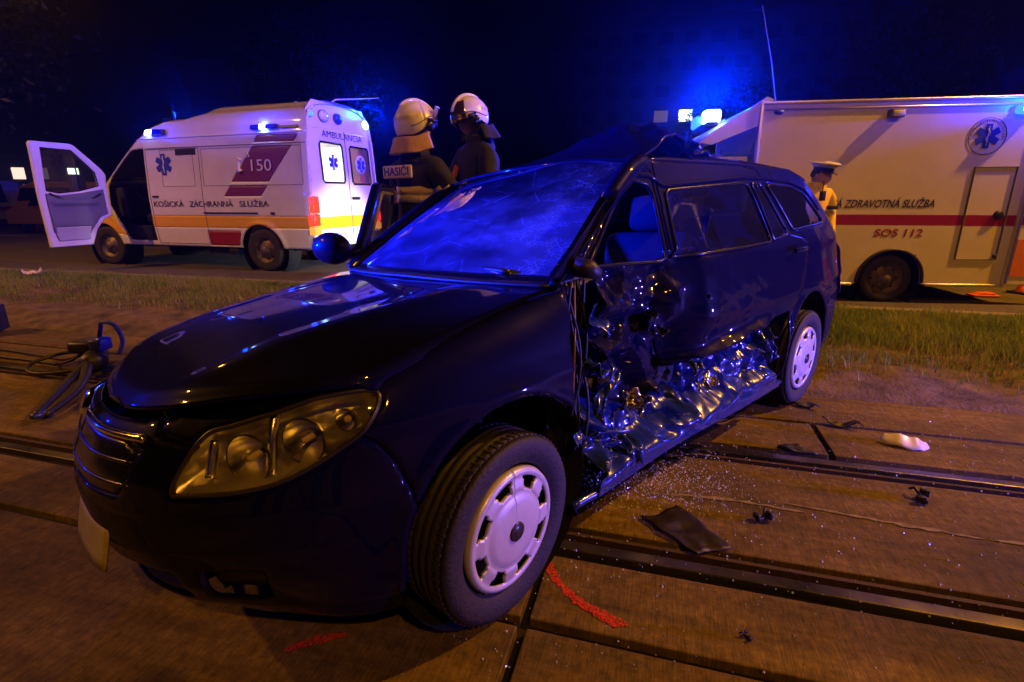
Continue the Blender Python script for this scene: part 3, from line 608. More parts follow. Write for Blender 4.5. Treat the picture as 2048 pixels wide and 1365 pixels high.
# wheel housings and the dark floor pan
for sd in (1, -1):
    for c, zz in ((2.46, .34), (0, .34)):
        b = MB(); b.lathe([(.375, -.13), (.375, .13), (.20, .13), (.02, .13)], 30, frame((c, sd * .60, zz), (0, -sd, 0), (1, 0, 0)), ); b.obj('wheel_housing', M_black, car)
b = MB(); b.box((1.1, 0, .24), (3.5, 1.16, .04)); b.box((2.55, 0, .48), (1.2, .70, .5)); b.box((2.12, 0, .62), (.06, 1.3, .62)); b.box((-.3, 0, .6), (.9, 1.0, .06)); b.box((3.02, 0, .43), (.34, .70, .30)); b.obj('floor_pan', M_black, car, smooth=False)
# hood underside guard / bumper beam so the grille reads as a dark hole with a bar
for z0, nm in ((.585, 'grille_bar'), (.635, 'grille_bar')):
    s = np.linspace(3.46, S1, 20); P = B(s, np.full(20, z0), False, .004); P = np.concatenate([P, (P * [1, -1, 1])[::-1]]); MB().tube(RB(P), .007, 6).obj(nm, M_trim, car)
s = np.linspace(3.43, S1, 30); P = B(s, .69 + 0 * s, False, -.006); P = np.concatenate([P, (P * [1, -1, 1])[::-1]]); MB().tube(RB(P), .011, 8).obj('grille_trim', M_chrome, car)
b = MB(); b.lathe([(0, .012), (.03, .012), (.038, .006), (.042, 0)], 24, rbm(frame((3.325, 0, .722), (1, 0, .55)))); b.obj('nose_badge', M_chrome, car)
M_plate = mat('number_plate', (.36, .33, .26), .4, var=.2)
V, F = grid(lambda y, z: np.stack([np.interp(np.abs(y), PF[::-1, 1], PF[::-1, 0]) + .030 - .25 * (z - .40), y, z], 1), np.linspace(-.26, .26, 24), np.linspace(.345, .46, 5)); obj('number_plate', RB(V), F, M_plate, car, solid=.006)
# headlights: housing, reflector bowls, divider, amber bulb seat
M_refl = mat('lamp_reflector', (.86, .83, .76), .42, metal=1., bump=.10, bscale=60)
M_house = mat('lamp_housing', (.78, .74, .66), .38, metal=1.)
M_bowl = mat('lamp_bowl', (.86, .84, .80), .22, metal=1.)
M_bezel = mat('lamp_bezel', (.06, .055, .05), .3, metal=.5)
for sd in (1, -1):
    o, P, F, uv = PARTS[('headlight', sd)]
    H = B(uv[:, 0], uv[:, 1], False); Pn = vnorm(H, F if sd > 0 else F[:, ::-1]); c = H.mean(0); inn = np.array([-.55, -.5, 0.]); inn /= np.linalg.norm(inn)
    bd = border(F); dep = np.full(len(H), 1.0); dd = np.min(np.linalg.norm(H[:, None] - H[bd][None], axis=2), axis=1); dep = smooth(0, .05, dd)
    Q = H + inn * (.012 + .085 * dep)[:, None] + np.array([0, 0, .004]) * np.sin(uv[:, 0] * 230)[:, None] * dep[:, None]
    if sd < 0: Q[:, 1] *= -1
    lo = (uv[:, 1] < np.interp(uv[:, 0], [2.85, 3.02, 3.3], [.742, .712, .645]) )[F].mean(1) > .5; RQ = RB(Q)
    for nm_, sel, mm in (('reflector', ~lo, M_refl), ('lamp_housing', lo, M_house)):
        u_, inv = np.unique(F[sel], return_inverse=True); obj(nm_, RQ[u_], inv.reshape(-1, 4), mm, o)
    rim = np.array([B(np.array([a]), np.array([z]), False, .002)[0] for a, z in lamp_poly]); rim[:, 1] *= sd; MB().tube(RB(rim), .006, 6, closed=True, cap=False).obj('bezel', M_bezel, o)
    for s0, z0, rr, dp in ((3.165, .640, .058, .06), (3.03, .675, .054, .055), (2.925, .715, .026, .03)):
        C0 = B(np.array([s0]), np.array([z0]), False, .028)[0]; C0[1] *= sd; ax = np.array([.82, .55 * sd, .05])
        b = MB(); b.lathe([(rr, 0), (rr * .93, -dp * .3), (rr * .7, -dp * .7), (rr * .35, -dp), (.004, -dp * 1.02)], 28, rbm(frame(C0, ax))); b.obj('bowl', M_bowl, o)
        b = MB(); b.lathe([(rr * 1.04, -.004), (rr * 1.04, .002), (rr, .002), (rr, -.002)], 28, rbm(frame(C0, ax))); b.obj('bowl_ring', M_bezel, o)
        b = MB(); b.lathe([(0, .012), (.008, .008), (.009, -dp)], 10, rbm(frame(C0 - ax * .01, ax))); b.obj('bulb', mat('bulb_glass', (.7, .55, .3), .1, coat=1.), o)
    for s0, z0, z1 in ((3.115, .60, .755), (3.265, .60, .68)):
        zz = np.linspace(z0, z1, 10); Pd = B(s0 - .09 * (zz - z0), zz, False, .035); Pd[:, 1] *= sd; MB().tube(RB(Pd), .012, 6).obj('divider', M_bowl, o)
# wheels
def wheel(x, y, side, steer, hub=None):
    r, w = .292, .185
    M0 = frame((x, y, .292), (math.sin(-steer) * side * (1 if side > 0 else 1) if False else -math.sin(steer) * side, math.cos(steer) * side, 0), (0, 0, 1))
    root = MB(); tread = [(.205, -.155), (.235, -.172), (.262, -.176), (.281, -.166), (.2895, -.150)]
    for k in range(5):
        a = -.145 + k * .029; tread += [(.292, a), (.292, a + .021), (.284, a + .0225), (.284, a + .0275)]
    tread += [(.2895, -.006), (.281, .008), (.264, .014), (.240, .012), (.212, .003), (.202, -.010)]
    o = root.lathe(tread, 72, M0).obj('tyre', M_rubber, car)
    b = MB()
    for k in range(72):
        a = 2 * PI * k / 72
        for h in (-.135, -.02):
            b.box((0, 0, 0), (.010, .006, .03)); q = np.array(b.V[-8:]); Rm = frame((.2895 * math.cos(a), .2895 * math.sin(a), h), (0, 0, 1), (math.cos(a), math.sin(a), 0)); b.V[-8:] = [tuple(t) for t in xf(xf(q, Rm), M0)]
    b.obj('tread_block', M_rubber, o, kind='stuff', smooth=False)
    MB().lathe([(.206, -.15), (.19, -.10), (.178, -.035), (.12, -.030), (.07, -.012), (.0, -.012)], 40, M0).obj('rim', M_steelw, o)
    # hubcap: dished disc with eight windows
    rr = .197; ra = np.r_[np.linspace(.0, .62, 12), np.linspace(.64, .86, 9), np.linspace(.88, 1, 5)] * rr; th = np.linspace(0, 2 * PI, 145)
    def cap(u, v):
        q = u / rr; h = .020 - .020 * q ** 3 - .006 * G((q - .6) / .05) + .008 * G((q - .93) / .05) - .012 * smooth(.97, 1, q)
        return xf(np.stack([u * np.cos(v), u * np.sin(v), h], 1), M0)
    def hole(u, v):
        q = u / rr; a = (v / (2 * PI) * 8 + .15) % 1; hw = .20 + .11 * (q - .63) / .23; return (q > .635) & (q < .865) & (np.abs(a - .5) < hw)
    res = regions(cap, ra, th, [(None, hole), ('hubcap', [(-1, -1), (1, -1), (1, 9), (-1, 9)])], False)
    P, F, uv = res['hubcap']; hc = obj('hubcap', P, F, M_cap, o, solid=.012 if True else 0)
    hc.modifiers['s'].offset = -1
    MB().lathe([(0, .026), (.018, .026), (.022, .022), (.029, .026), (.031, .018)], 28, M0).obj('hub_badge', M_bezel, hc)
    return o
wheel(2.46, .762, 1, .13); wheel(0, .762, 1, 0); wheel(2.46, -.762, -1, .13); wheel(0, -.762, -1, 0)
# crushed sill: a folded blue sheet between the wheels, the bent sill edge, torn trim and wires in the gap
def sill(u, v):
    x = .42 + 1.62 * u; top = np.interp(x, [.42, .6, .8, 1.1, 1.5, 1.8, 2.04], [.42, .53, .53, .49, .45, .44, .56]); z = .175 + (top - .175) * v
    X = np.stack([x * 4.5, z * 6, 0 * x + 3], 1); y = .775 - .14 * G((x - 1.45) / .5) * smooth(.25, .8, v) - .10 * v * smooth(.1, .5, v) - .03 * G((x - 1.5) / .5)
    y = y + .070 * folds(x, z * 1.6, 95, 5, 1.8, 1.3) * smooth(.08, .3, v) + .012 * folds(x, z, 97, 3, 11., .6) * smooth(.2, .4, v) - .03 * G((v - .45) / .12)
    return np.stack([x + .02 * vnoise(X * 2, 5), y, z + .012 * vnoise(X * 1.5, 8) * smooth(.1, .3, v)], 1)
V, F = grid(sill, np.linspace(0, 1, 200), np.linspace(0, 1, 60)); obj('sill', RB(V), F[:, ::-1], M_inner, car, solid=.006, auto=18, label='crushed sill folded into bright creases')
x = np.linspace(.36, 2.16, 60); P = np.stack([x, .752 - .03 * G((x - 1.4) / .5) + .004 * np.sin(x * 23), .185 + .012 * np.sin(x * 9) * G((x - 1.2) / .6)], 1); MB().tube(RB(P), .016, 8).obj('sill_edge', M_inner, car)
# black structure inside the torn opening
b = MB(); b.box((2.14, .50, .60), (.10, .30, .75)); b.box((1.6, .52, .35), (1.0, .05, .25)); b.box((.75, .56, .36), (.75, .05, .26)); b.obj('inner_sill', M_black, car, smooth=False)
rw = np.random.default_rng(3)
for k in range(7):
    z = np.linspace(.95, .22, 9); xx = 2.10 - .05 * rw.uniform(0, 1) + .03 * np.sin(z * 7 + k) - .02 * k * .5; yy = .69 - .02 * k * .3 + .02 * np.cos(z * 9 + 2 * k); P = crom(np.stack([xx, yy, z], 1), 5)
    MB().tube(RB(P), rw.uniform(.003, .008), 6).obj('torn_wire' if k % 2 else 'door_seal', M_blackp if k != 3 else mat('wire_tan', (.25, .15, .05), .4), car)
def shard(name, c, size, seed, m, n=14):
    q = np.random.default_rng(seed); nrm = q.normal(0, 1, 3) + np.array([0, 2.2, .4]); M0 = frame(c, nrm, q.normal(0, 1, 3)); ph = q.uniform(0, 6, 4)
    def fn(u, v): 
        X = np.stack([u * 1.7, v * 1.7, 0 * u + seed], 1); x = u * size[0] * (1 + .35 * vnoise(X, seed)) + .4 * size[0] * vnoise(X * .8, seed + 3); y = v * size[1] * (.75 + .45 * vnoise(X * 1.5 + 5, seed)) + .3 * size[1] * vnoise(X * .7 + 9, seed)
        z = .35 * min(size) * np.sin(u * 4 + ph[2]) + .3 * min(size) * np.abs(np.sin(v * 3 + u * 2 + ph[3])); return xf(np.stack([x, y, z], 1), M0)
    V, F = grid(fn, np.linspace(-1, 1, n), np.linspace(-1, 1, n)); return obj(name, RB(V), F, m, car, solid=.003)
for k, (c, sz, m) in enumerate([((1.95, .69, .80), (.05, .07), M_inner), ((1.98, .70, .62), (.05, .05), M_inner), ((1.86, .66, .50), (.09, .04), M_inner), ((1.72, .70, .44), (.06, .05), M_chrome), ((1.93, .70, .34), (.04, .11), M_inner), ((1.80, .70, .30), (.10, .06), M_inner),
                                 ((1.3, .74, .44), (.07, .045), M_inner), ((1.18, .72, .40), (.05, .05), M_bowl), ((.62, .74, .50), (.05, .06), M_inner), ((.55, .76, .42), (.04, .07), M_inner), ((1.55, .67, .72), (.05, .06), M_paint), ((1.2, .73, .78), (.03, .05), M_inner), ((2.12, .74, .42), (.025, .05), M_inner), ((1.12, .70, .9), (.025, .08), M_paint), ((1.13, .66, 1.08), (.02, .10), M_paint), ((1.1, .55, 1.42), (.05, .04), M_paint), ((1.0, .50, 1.44), (.06, .05), M_paint), ((.9, .48, 1.43), (.05, .05), M_inner)]):
    shard('torn_panel', c, sz, 100 + k, m)
# broken driver mirror stub, handles, far mirror, wipers, cowl
b = MB(); b.tube([(2.08, .70, 1.0), (2.05, .745, .99), (2.03, .76, .97)], [.035, .03, .018], 8); b.obj('mirror_stub', M_blackp, car).data.transform(Matrix(rbm().tolist()))
for x0 in (.30,):
    b = MB(); b.box((x0, .795, .93), (.17, .02, .028)); b.obj('door_handle', M_paint, car, bevel=.008).data.transform(Matrix(rbm().tolist()))
V, F = grid(lambda u, v: np.stack([2.275 - .10 * np.abs(v) ** 2.2 - .16 * u, v * .69, .955 + .012 * u - .01 * np.abs(v)], 1), np.linspace(-.15, 1, 8), np.linspace(-1, 1, 40)); obj('cowl', RB(V), F, M_blackp, car, solid=.01)
for y0, y1 in ((.50, -.12), (-.08, -.62)):
    P = np.array([(2.17, y0, .985), (2.14, (y0 + y1) / 2, 1.0), (2.05 - .03, y1, 1.02)]); P = crom(P, 6); P[:, 0] += .02; b = MB(); b.tube(RB(P), [.011] * 3 + [.008] * (len(P) - 3), 6); b.obj('wiper', M_blackp, car)
# interior
def seat(x, y, rec=.25, zb=.30):
    b = MB(); c = math.cos(rec); s = math.sin(rec); Rm = np.array([[c, 0, -s], [0, 1, 0], [s, 0, c]])
    b.box((x, y, zb + .12), (.5, .48, .16)); b.box((x - .30, y, zb + .46), (.13, .48, .62), Rm); b.box((x - .40, y, zb + .86), (.09, .26, .18), Rm); b.obj('seat', M_cloth, car, bevel=.04).data.transform(Matrix(rbm().tolist()))
seat(1.42, .33); seat(1.45, -.36); seat(.62, .32, .3, .36); seat(.62, -.32, .3, .36)
b = MB(); b.box((1.98, 0, .86), (.34, 1.22, .16)); b.box((1.9, 0, .72), (.2, 1.1, .2)); b.obj('dashboard', M_blackp, car, bevel=.04).data.transform(Matrix(rbm().tolist()))
t = np.linspace(0, 2 * PI, 28, endpoint=False); Mw = rbm(frame((1.74, .35, .90), (-.85, 0, .5))); b = MB(); b.tube(xf(np.stack([.185 * np.cos(t), .185 * np.sin(t), 0 * t], 1), Mw), .016, 8, closed=True, cap=False); b.tube(xf([(-.18, 0, 0), (0, 0, -.03), (.18, 0, 0)], Mw), .02, 6); b.obj('steering_wheel', M_blackp, car)
b = MB(); b.box((1.62, 0, 1.315), (.035, .22, .065)); b.tube([(1.62, 0, 1.33), (1.63, 0, 1.38)], .012, 6); b.obj('rear_view_mirror', M_blackp, car, bevel=.015).data.transform(Matrix(rbm().tolist()))
# the open passenger door: skin, window frame, mirror
dr = empty('passenger_door', (2.12, -.735, 0), 0, parent=car); dr.rotation_euler = (0, 0, R(52)); dr['label'] = 'passenger door swung wide open'
def dplane(u, v): return np.stack([-u, -.004 * 0 - .012 * np.sin(PI * np.clip(u, 0, 1)) + .17 * np.maximum(v - .95, 0) * .9 - .02 * G((v - .6) / .3) + 0 * u, v], 1)
dp = [(0, .25), (1.02, .25), (1.04, .95), (1.06, 1.33), (.58, 1.34), (.50, 1.325), (.08, .985)]
wh = [(.22, .985), (.545, 1.275), (.60, 1.285), (.985, 1.28), (.97, .985)]
res = regions(dplane, np.arange(0, 1.08, .02), np.arange(.25, 1.36, .02), [('window_pane', wh), ('skin', dp)])
P, F, uv = res['skin']; obj('door_skin', P, F, M_paint, dr, solid=.05)
MB().tube(dplane(np.array(wh)[:, 0], np.array(wh)[:, 1]), .014, 6, closed=True, cap=False).obj('window_frame', mat('frame_grey', (.10, .105, .10), .5), dr)
P, F, uv = res['window_pane']; obj('window_pane', P, F, M_wind, dr)
b = MB(); sph = [(math.sin(a) * 1.0, -math.cos(a)) for a in np.linspace(0, PI, 14)]; b.lathe([(r_, h_) for r_, h_ in sph], 24, np.array(frame((-.10, -.17, 1.00), (.55, .83, 0), (0, 0, 1))) @ np.diag([.085, .065, .128, 1])); b.tube([(-.10, -.02, .97), (-.10, -.12, .98)], .03, 8)
b.obj('door_mirror', M_paint, dr)
# ------------------------------------------------------------------ shared vehicle pieces
M_white = mat('white_paint', (.74, .73, .71), .32, coat=.5, var=.06, vscale=3)
M_yellow = mat('yellow_band', (.78, .42, .01), .4, coat=.3)
M_red = mat('dark_red_film', (.30, .012, .025), .4, coat=.3)
M_purple = mat('purple_film', (.17, .018, .10), .4, coat=.3)
M_starblue = mat('star_blue', (.02, .045, .38), .4)
M_ink = mat('dark_lettering', (.03, .02, .05), .5)
M_redink = mat('red_lettering', (.28, .01, .015), .5)
M_dkglass = mat('dark_glass', (.008, .009, .012), .05, coat=1.)
M_seam = mat('panel_seam', (.12, .115, .11), .7)
M_cab = mat('cab_black', (.010, .010, .012), .6)
M_beacon_lit = mat('beacon_lit', (.05, .1, .9), .2, emit=(.01, .05, 1.0), estr=9)
M_beacon_core = mat('beacon_core', (.6, .8, 1), .2, emit=(.25, .45, 1.0), estr=22)
M_beacon_off = mat('beacon_blue', (.004, .008, .16), .12, coat=1.)
M_lampwhite = mat('marker_lamp', (.7, .72, .75), .15, coat=.6)
M_tail_lit = mat('tail_lamp_lit', (.12, .002, .002), .2, coat=.3, emit=(1., .035, .015), estr=2.6)
M_tail_amber = mat('indicator_amber', (.7, .22, .02), .15, coat=.6, emit=(1., .35, .05), estr=1.2)
def star_of_life(parent, M, r, m=M_starblue, name='star_of_life'):
    b = MB(); w = r * .27
    for k in range(3):
        a = PI / 2 + k * PI / 3; c, s = math.cos(a), math.sin(a); P = [(-r, -w), (r, -w), (r, w), (-r, w)]
        b.prism([(x * c - y * s, x * s + y * c) for x, y in P], .001 + .0015 * k, .004 + .0015 * k, M)
    o = b.obj(name, m, parent, smooth=False)
    b = MB(); z = np.linspace(-r * .8, r * .8, 17); b.tube(xf(np.stack([0 * z, z, 0 * z + .008], 1), M), r * .035, 6); z = np.linspace(-r * .55, r * .6, 20); b.tube(xf(np.stack([r * .13 * np.sin(z / r * 7), z, 0 * z + .010], 1), M), r * .03, 6)
    b.obj('staff_and_snake', M_white, o); return o
def road_wheel(parent, x, y, side, r, w, rr, m_rim, steer=0., holes=0):
    M0 = frame((x, y, r), (-math.sin(steer) * side, math.cos(steer) * side, 0), (0, 0, 1)); W_ = w / .185
    o = MB().lathe([(rr * 1.02, -w), (r * .88, -w * 1.02), (r * .97, -w * .94), (r, -w * .8), (r, -w * .2), (r * .97, -w * .02), (r * .88, w * .05), (r * .78, w * .04), (rr * 1.02, 0)], 48, M0).obj('tyre', M_rubber, parent)
    MB().lathe([(rr * 1.04, -.012), (rr * .98, -.02), (rr * .9, -.06), (rr * .7, -.062), (rr * .62, -.03), (rr * .4, -.02), (rr * .34, .012), (rr * .2, .03), (0, .034)], 40, M0).obj('rim', m_rim, o)
    if holes:
        b = MB()
        for k in range(holes):
            a = 2 * PI * k / holes; b.lathe([(0, -.052), (rr * .09, -.052)], 10, M0 @ np.array(frame((rr * .79 * math.cos(a), rr * .79 * math.sin(a), -.005), (0, 0, 1))))
        b.obj('rim_hole', M_black, o, kind='stuff')
        b = MB()
        for k in range(5):
            a = 2 * PI * k / 5; b.lathe([(0, .012), (.010, .010), (.012, 0)], 8, M0 @ np.array(frame((rr * .46 * math.cos(a), rr * .46 * math.sin(a), -.022), (0, 0, 1))))
        b.obj('wheel_nut', M_chrome, o, kind='stuff')
    return o
M_steelrim = mat('steel_rim', (.16, .13, .11), .5, metal=.6, var=.3, vscale=20)

# ------------------------------------------------------------------ the white van ambulance with its driver's door open
van = empty('van_ambulance', (-4.085, 10.164, 0), 2.837, 'white van ambulance with a purple 150 panel and its driver door swung open', 'ambulance')
VTOP = [(-1.12, 2.72), (.6, 2.72), (1.02, 2.72), (1.55, 2.62), (2.0, 2.60), (2.3, 2.52), (2.6, 2.36), (2.85, 2.17), (3.5, 1.66), (3.72, 1.49), (4.1, 1.38), (4.5, 1.24), (4.68, 1.05), (4.74, .75), (4.70, .40)]
vt = np.array(VTOP)
def vbase(z): return np.interp(z, [.3, .42, .8, 1.3, 2.0, 2.28, 2.34, 2.5, 2.66, 2.74], [.98, 1.01, 1.05, 1.05, 1.005, .975, .955, .925, .88, .82])
def vplan(x): return np.interp(x, [-1.12, -1.0, 2.4, 3.2, 3.9, 4.4, 4.6, 4.74], [.985, 1, 1, .985, .95, .88, .80, .70])
def vside(x, z, e=0.):
    zt = np.interp(x, vt[:13, 0], vt[:13, 1]); y = vbase(z) * vplan(x) - .075 * np.exp(-np.maximum(zt - z, 0) / .05) + e
    for c, r in ((0., .47), (3.83, .46)): d = np.hypot(x - c, z - .36) - r; y = y + .025 * np.exp(-(d / .05) ** 2) * (z > .3)
    return np.stack([x, y, z], 1)
v_above = [(-1.2, 2.72)] + VTOP + [(5, .3), (5, 3.2), (-1.2, 3.2)]
v_archr = [(-.48, .0)] + ring(0, .36, .46, 24, PI, 0) + [(.48, .0)]; v_archf = [(3.38, 0)] + ring(3.83, .36, .45, 24, PI, 0) + [(4.28, 0)]
v_door = [(2.46, .50), (3.14, .50), (3.30, .80), (3.42, .98), (3.52, 1.15), (3.50, 1.50), (3.36, 1.70), (2.84, 2.10), (2.72, 2.14), (2.44, 2.15)]
para1 = [(-.03, 2.12), (-.82, 2.10), (-.31, 1.535), (.49, 1.54)]; para2 = [(.52, 1.48), (-.28, 1.47), (-.12, 1.30), (.68, 1.30)]; para3 = [(-.13, 2.285), (-.96, 2.275), (-.87, 2.165), (-.03, 2.175)]
yb = [(-2, .765), (-2, .955), (2.6, .965), (2.6, .755)]; ybf = [(3.16, .55), (3.60, 1.02), (4.2, 1.10), (4.9, 1.10), (4.9, .72), (4.2, .72), (3.3, .60)]
rp = [(1.18, .44), (1.18, .70), (.42, .70), (.50, .44)]
ux = np.arange(-1.12, 4.76, .03); uz = np.arange(.30, 2.76, .03)
vcommon = [(None, v_above), (None, v_archr), (None, v_archf), (None, [(-2, 0), (-2, .41), (5, .41), (5, 0)])]
for sd in (1, -1):
    pol = vcommon + ([(None, v_door)] if sd > 0 else [('side_window', [(2.5, 1.35), (3.45, 1.35), (3.3, 1.66), (2.84, 2.05), (2.5, 2.08)])]) + ([('purple_panel', para1), ('purple_strip', para2), ('purple_band', para3), ('red_panel', rp)] if sd > 0 else []) + [('yellow_band', yb), ('front_yellow', ybf), ('body_side', [(-2, 0), (-2, 3), (5, 3), (5, 0)])]
    for nm, (P, F, uv) in regions(lambda a, b_: vside(a, b_), ux, uz, pol).items():
        F = F[:, ::-1]
        if sd < 0: P = P * [1, -1, 1]; F = F[:, ::-1]
        m = {'purple_panel': M_purple, 'purple_strip': M_purple, 'purple_band': M_purple, 'red_panel': M_red, 'yellow_band': M_yellow, 'front_yellow': M_yellow, 'side_window': M_dkglass}.get(nm, M_white)
        obj({'front_yellow': 'yellow_wing', 'purple_strip': 'purple_panel', 'purple_band': 'purple_panel'}.get(nm, nm), P, F, m, van, solid=.02)
TT = crom(np.array(VTOP), 6); ta = np.r_[0, np.cumsum(np.hypot(*np.diff(TT, axis=0).T))]
def vskin(t, v):
    x = np.interp(t, ta, TT[:, 0]); z = np.interp(t, ta, TT[:, 1]); hw = vside(np.minimum(x, 4.70), z)[:, 1] + .004
    dz = np.gradient(TT[:, 1]) / (np.hypot(np.gradient(TT[:, 0]), np.gradient(TT[:, 1])) + 1e-9); nz = np.interp(t, ta, np.sqrt(np.maximum(0, 1 - dz ** 2))); nx = np.interp(t, ta, -dz)
    k = .10 * (1 - np.abs(v) ** 2.6); return np.stack([x + nx * k * 1.3, v * hw, z + nz * k], 1)
def t_at(x): return float(np.interp(x, TT[:, 0], ta))
ws = [(t_at(2.62), -.90), (t_at(2.62), .90), (t_at(3.55), .93), (t_at(3.55), -.93)]
for nm, (P, F, uv) in regions(vskin, np.linspace(0, ta[-1], 120), np.linspace(-1, 1, 30), [('windscreen', ws), ('front_grille', [(t_at(4.66), -.55), (t_at(4.66), .55), (ta[-1] - .35, .5), (ta[-1] - .35, -.5)]), ('hood', [(t_at(3.6), -1), (t_at(3.6), 1), (t_at(4.6), 1), (t_at(4.6), -1)]), ('roof', [(-1, -2), (t_at(3.58), -2), (t_at(3.58), 2), (-1, 2)]), ('nose', [(-1, -2), (99, -2), (99, 2), (-1, 2)])]).items():
    obj(nm, P, F, {'windscreen': M_wind, 'front_grille': M_blackp, 'nose': M_blackp}.get(nm, M_white), van)
# raised roof cap with a step at its front
cp = [(-1.06, 2.70), (.9, 2.70), (1.25, 2.66), (1.5, 2.60)]
V, F = grid(lambda a, v: np.stack([a, v * np.interp(a, [-1.08, 1.0, 1.6], [.76, .76, .70]), 2.64 + (.17 * smooth(1.62, .95, a) + .03) * (1 - np.abs(v) ** 5) + .02], 1), np.linspace(-1.1, 1.65, 30), np.linspace(-1, 1, 30)); obj('roof_cap', V, F, M_white, van)
# gutter line and pressed lines
for z0, x0, x1, r_ in ((2.31, -1.1, 2.65, .014), (2.14, -1.08, 2.40, .006)):
    x = np.linspace(x0, x1, 30); MB().tube(vside(x, 0 * x + z0, .006), r_, 6).obj('gutter' if r_ > .01 else 'pressed_line', M_white if r_ > .01 else M_seam, van)
def vrect(nm, x0, z0, x1, z1, m, r_=.005, sk=0.):
    Q = []
    for (a, b_), (c, d) in zip([(x0, z0), (x1, z0), (x1 + sk, z1), (x0 + sk, z1)], [(x1, z0), (x1 + sk, z1), (x0 + sk, z1), (x0, z0)]): Q += [(a + (c - a) * t, b_ + (d - b_) * t) for t in np.linspace(0, 1, 14, endpoint=False)]
    Q = np.array(Q); return MB().tube(vside(Q[:, 0], Q[:, 1], .002), r_, 5, closed=True, cap=False).obj(nm, m, van)
vrect('panel_seam', 2.40, .46, 1.16, 2.12, M_seam); vrect('panel_seam', 1.10, 1.48, -1.0, 2.10, M_seam, .004); vrect('panel_seam', 2.05, 1.48, 1.30, 2.10, M_seam, .004)
x = np.linspace(1.19, .0, 12); MB().tube(vside(x, 0 * x + 1.015, .012), .014, 6).obj('door_rail', M_blackp, van)
def vplate(nm, x0, z0, x1, z1, m, d=.02, bevel=.006):
    b = MB(); P = vside(np.array([x0, x1, x1, x0]), np.array([z0, z0, z1, z1])); O = P + np.array([0, d, 0]); I = P - np.array([0, .03, 0]); b.add(np.concatenate([I, O]), [(0, 1, 2, 3), (7, 6, 5, 4), (0, 4, 5, 1), (1, 5, 6, 2), (2, 6, 7, 3), (3, 7, 4, 0)]); return b.obj(nm, m, van, smooth=False, bevel=bevel)
vplate('vent_grille', 1.68, 2.01, 1.22, 2.12, M_blackp, .012); o = vplate('door_catch', 2.34, 1.285, 2.2, 1.32, M_blackp, .02); vplate('door_catch', -.28, .99, -.36, 1.03, M_blackp, .02)
for k in range(3):
    b = MB(); P = vside(np.array([1.66, 1.24]), np.array([2.035 + .03 * k] * 2), .016); b.tube(P, .006, 6); b.obj('vent_slat', M_trim, van)
# side beacons
o = vplate('side_beacon', 2.26, 2.36, 1.90, 2.46, M_beacon_off, .09, .02); vplate('beacon_lamp', 2.30, 2.365, 2.13, 2.455, M_beacon_core, .10, .02).parent = o
o = vplate('side_beacon', -.02, 2.365, -.55, 2.445, M_beacon_off, .06, .02); vplate('beacon_lamp', -.22, 2.36, -.34, 2.45, M_beacon_core, .075, .02).parent = o
o = vplate('side_beacon', -.60, 2.37, -.95, 2.41, M_trim, .03, .006)
b = MB(); b.lathe([(.14, 0), (.14, .05), (.12, .14), (.06, .19), (0, .20)], 24, frame((2.45, .35, 2.56), (0, 0, 1))); o = b.obj('roof_beacon', M_beacon_off, van)
b = MB(); b.lathe([(.14, 0), (.14, .05), (.12, .14), (.06, .19), (0, .20)], 24, frame((2.5, -.4, 2.54), (0, 0, 1))); b.obj('roof_beacon', M_beacon_lit, van)
MB().tube([(2.37, .3, 2.62), (2.37, .3, 3.0)], [.03, .022], 8).obj('antenna', M_beacon_off, van)
MB().tube([(-.85, .1, 2.8), (-.98, -.1, 2.95), (-1.55, -.6, 3.02)], [.02, .012, .006], 6).obj('antenna', M_white, van)
MB().lathe([(.05, 0), (.05, .03), (.02, .06), (0, .06)], 12, frame((-.45, .3, 2.83), (0, 0, 1))).obj('roof_vent', M_white, van)
# wheels, sills, interior
for sd in (1, -1):
    road_wheel(van, 0, sd * 1.0, sd, .375, .20, .22, M_steelrim, 0, 8); road_wheel(van, 3.83, sd * .98, sd, .375, .20, .22, M_steelrim, .1, 8)
    for c in (0, 3.83):
        MB().lathe([(.5, -.32), (.5, .0), (.3, 0), (.02, 0)], 24, frame((c, sd * .66, .36), (0, -sd, 0), (1, 0, 0))).obj('wheel_housing', M_black, van)
b = MB(); b.box((1.8, 0, .42), (5.2, 1.7, .10)); b.obj('underframe', M_black, van, smooth=False)
b = MB(); b.box((1.25, .80, .33), (.45, .05, .10)); b.obj('side_step', M_blackp, van, bevel=.01)
b = MB(); b.box((.75, .55, .31), (.30, .3, .14)); b.obj('tank', mat('teal_plastic', (.02, .22, .25), .5), van, bevel=.02)
b = MB(); b.box((2.9, 0, .62), (1.2, 1.85, .3)); b.box((3.45, 0, 1.2), (.45, 1.8, .55)); b.box((2.36, 0, 1.35), (.04, 1.9, 1.6)); b.obj('cab_interior', M_cab, van, smooth=False, bevel=.03)
for y0 in (.5, -.5):
    b = MB(); b.box((2.75, y0, .9), (.5, .5, .18)); b.box((2.50, y0, 1.28), (.16, .48, .7)); b.box((2.46, y0, 1.74), (.10, .28, .2)); b.obj('cab_seat', M_cloth, van, bevel=.05)
t = np.linspace(0, 2 * PI, 24, endpoint=False); Mw = frame((3.12, .5, 1.32), (-.6, 0, .8)); b = MB(); b.tube(xf(np.stack([.21 * np.cos(t), .21 * np.sin(t), 0 * t], 1), Mw), .018, 8, closed=True, cap=False); b.tube(xf([(-.2, 0, 0), (.2, 0, 0)], Mw), .02, 6); b.obj('steering_wheel', M_blackp, van)
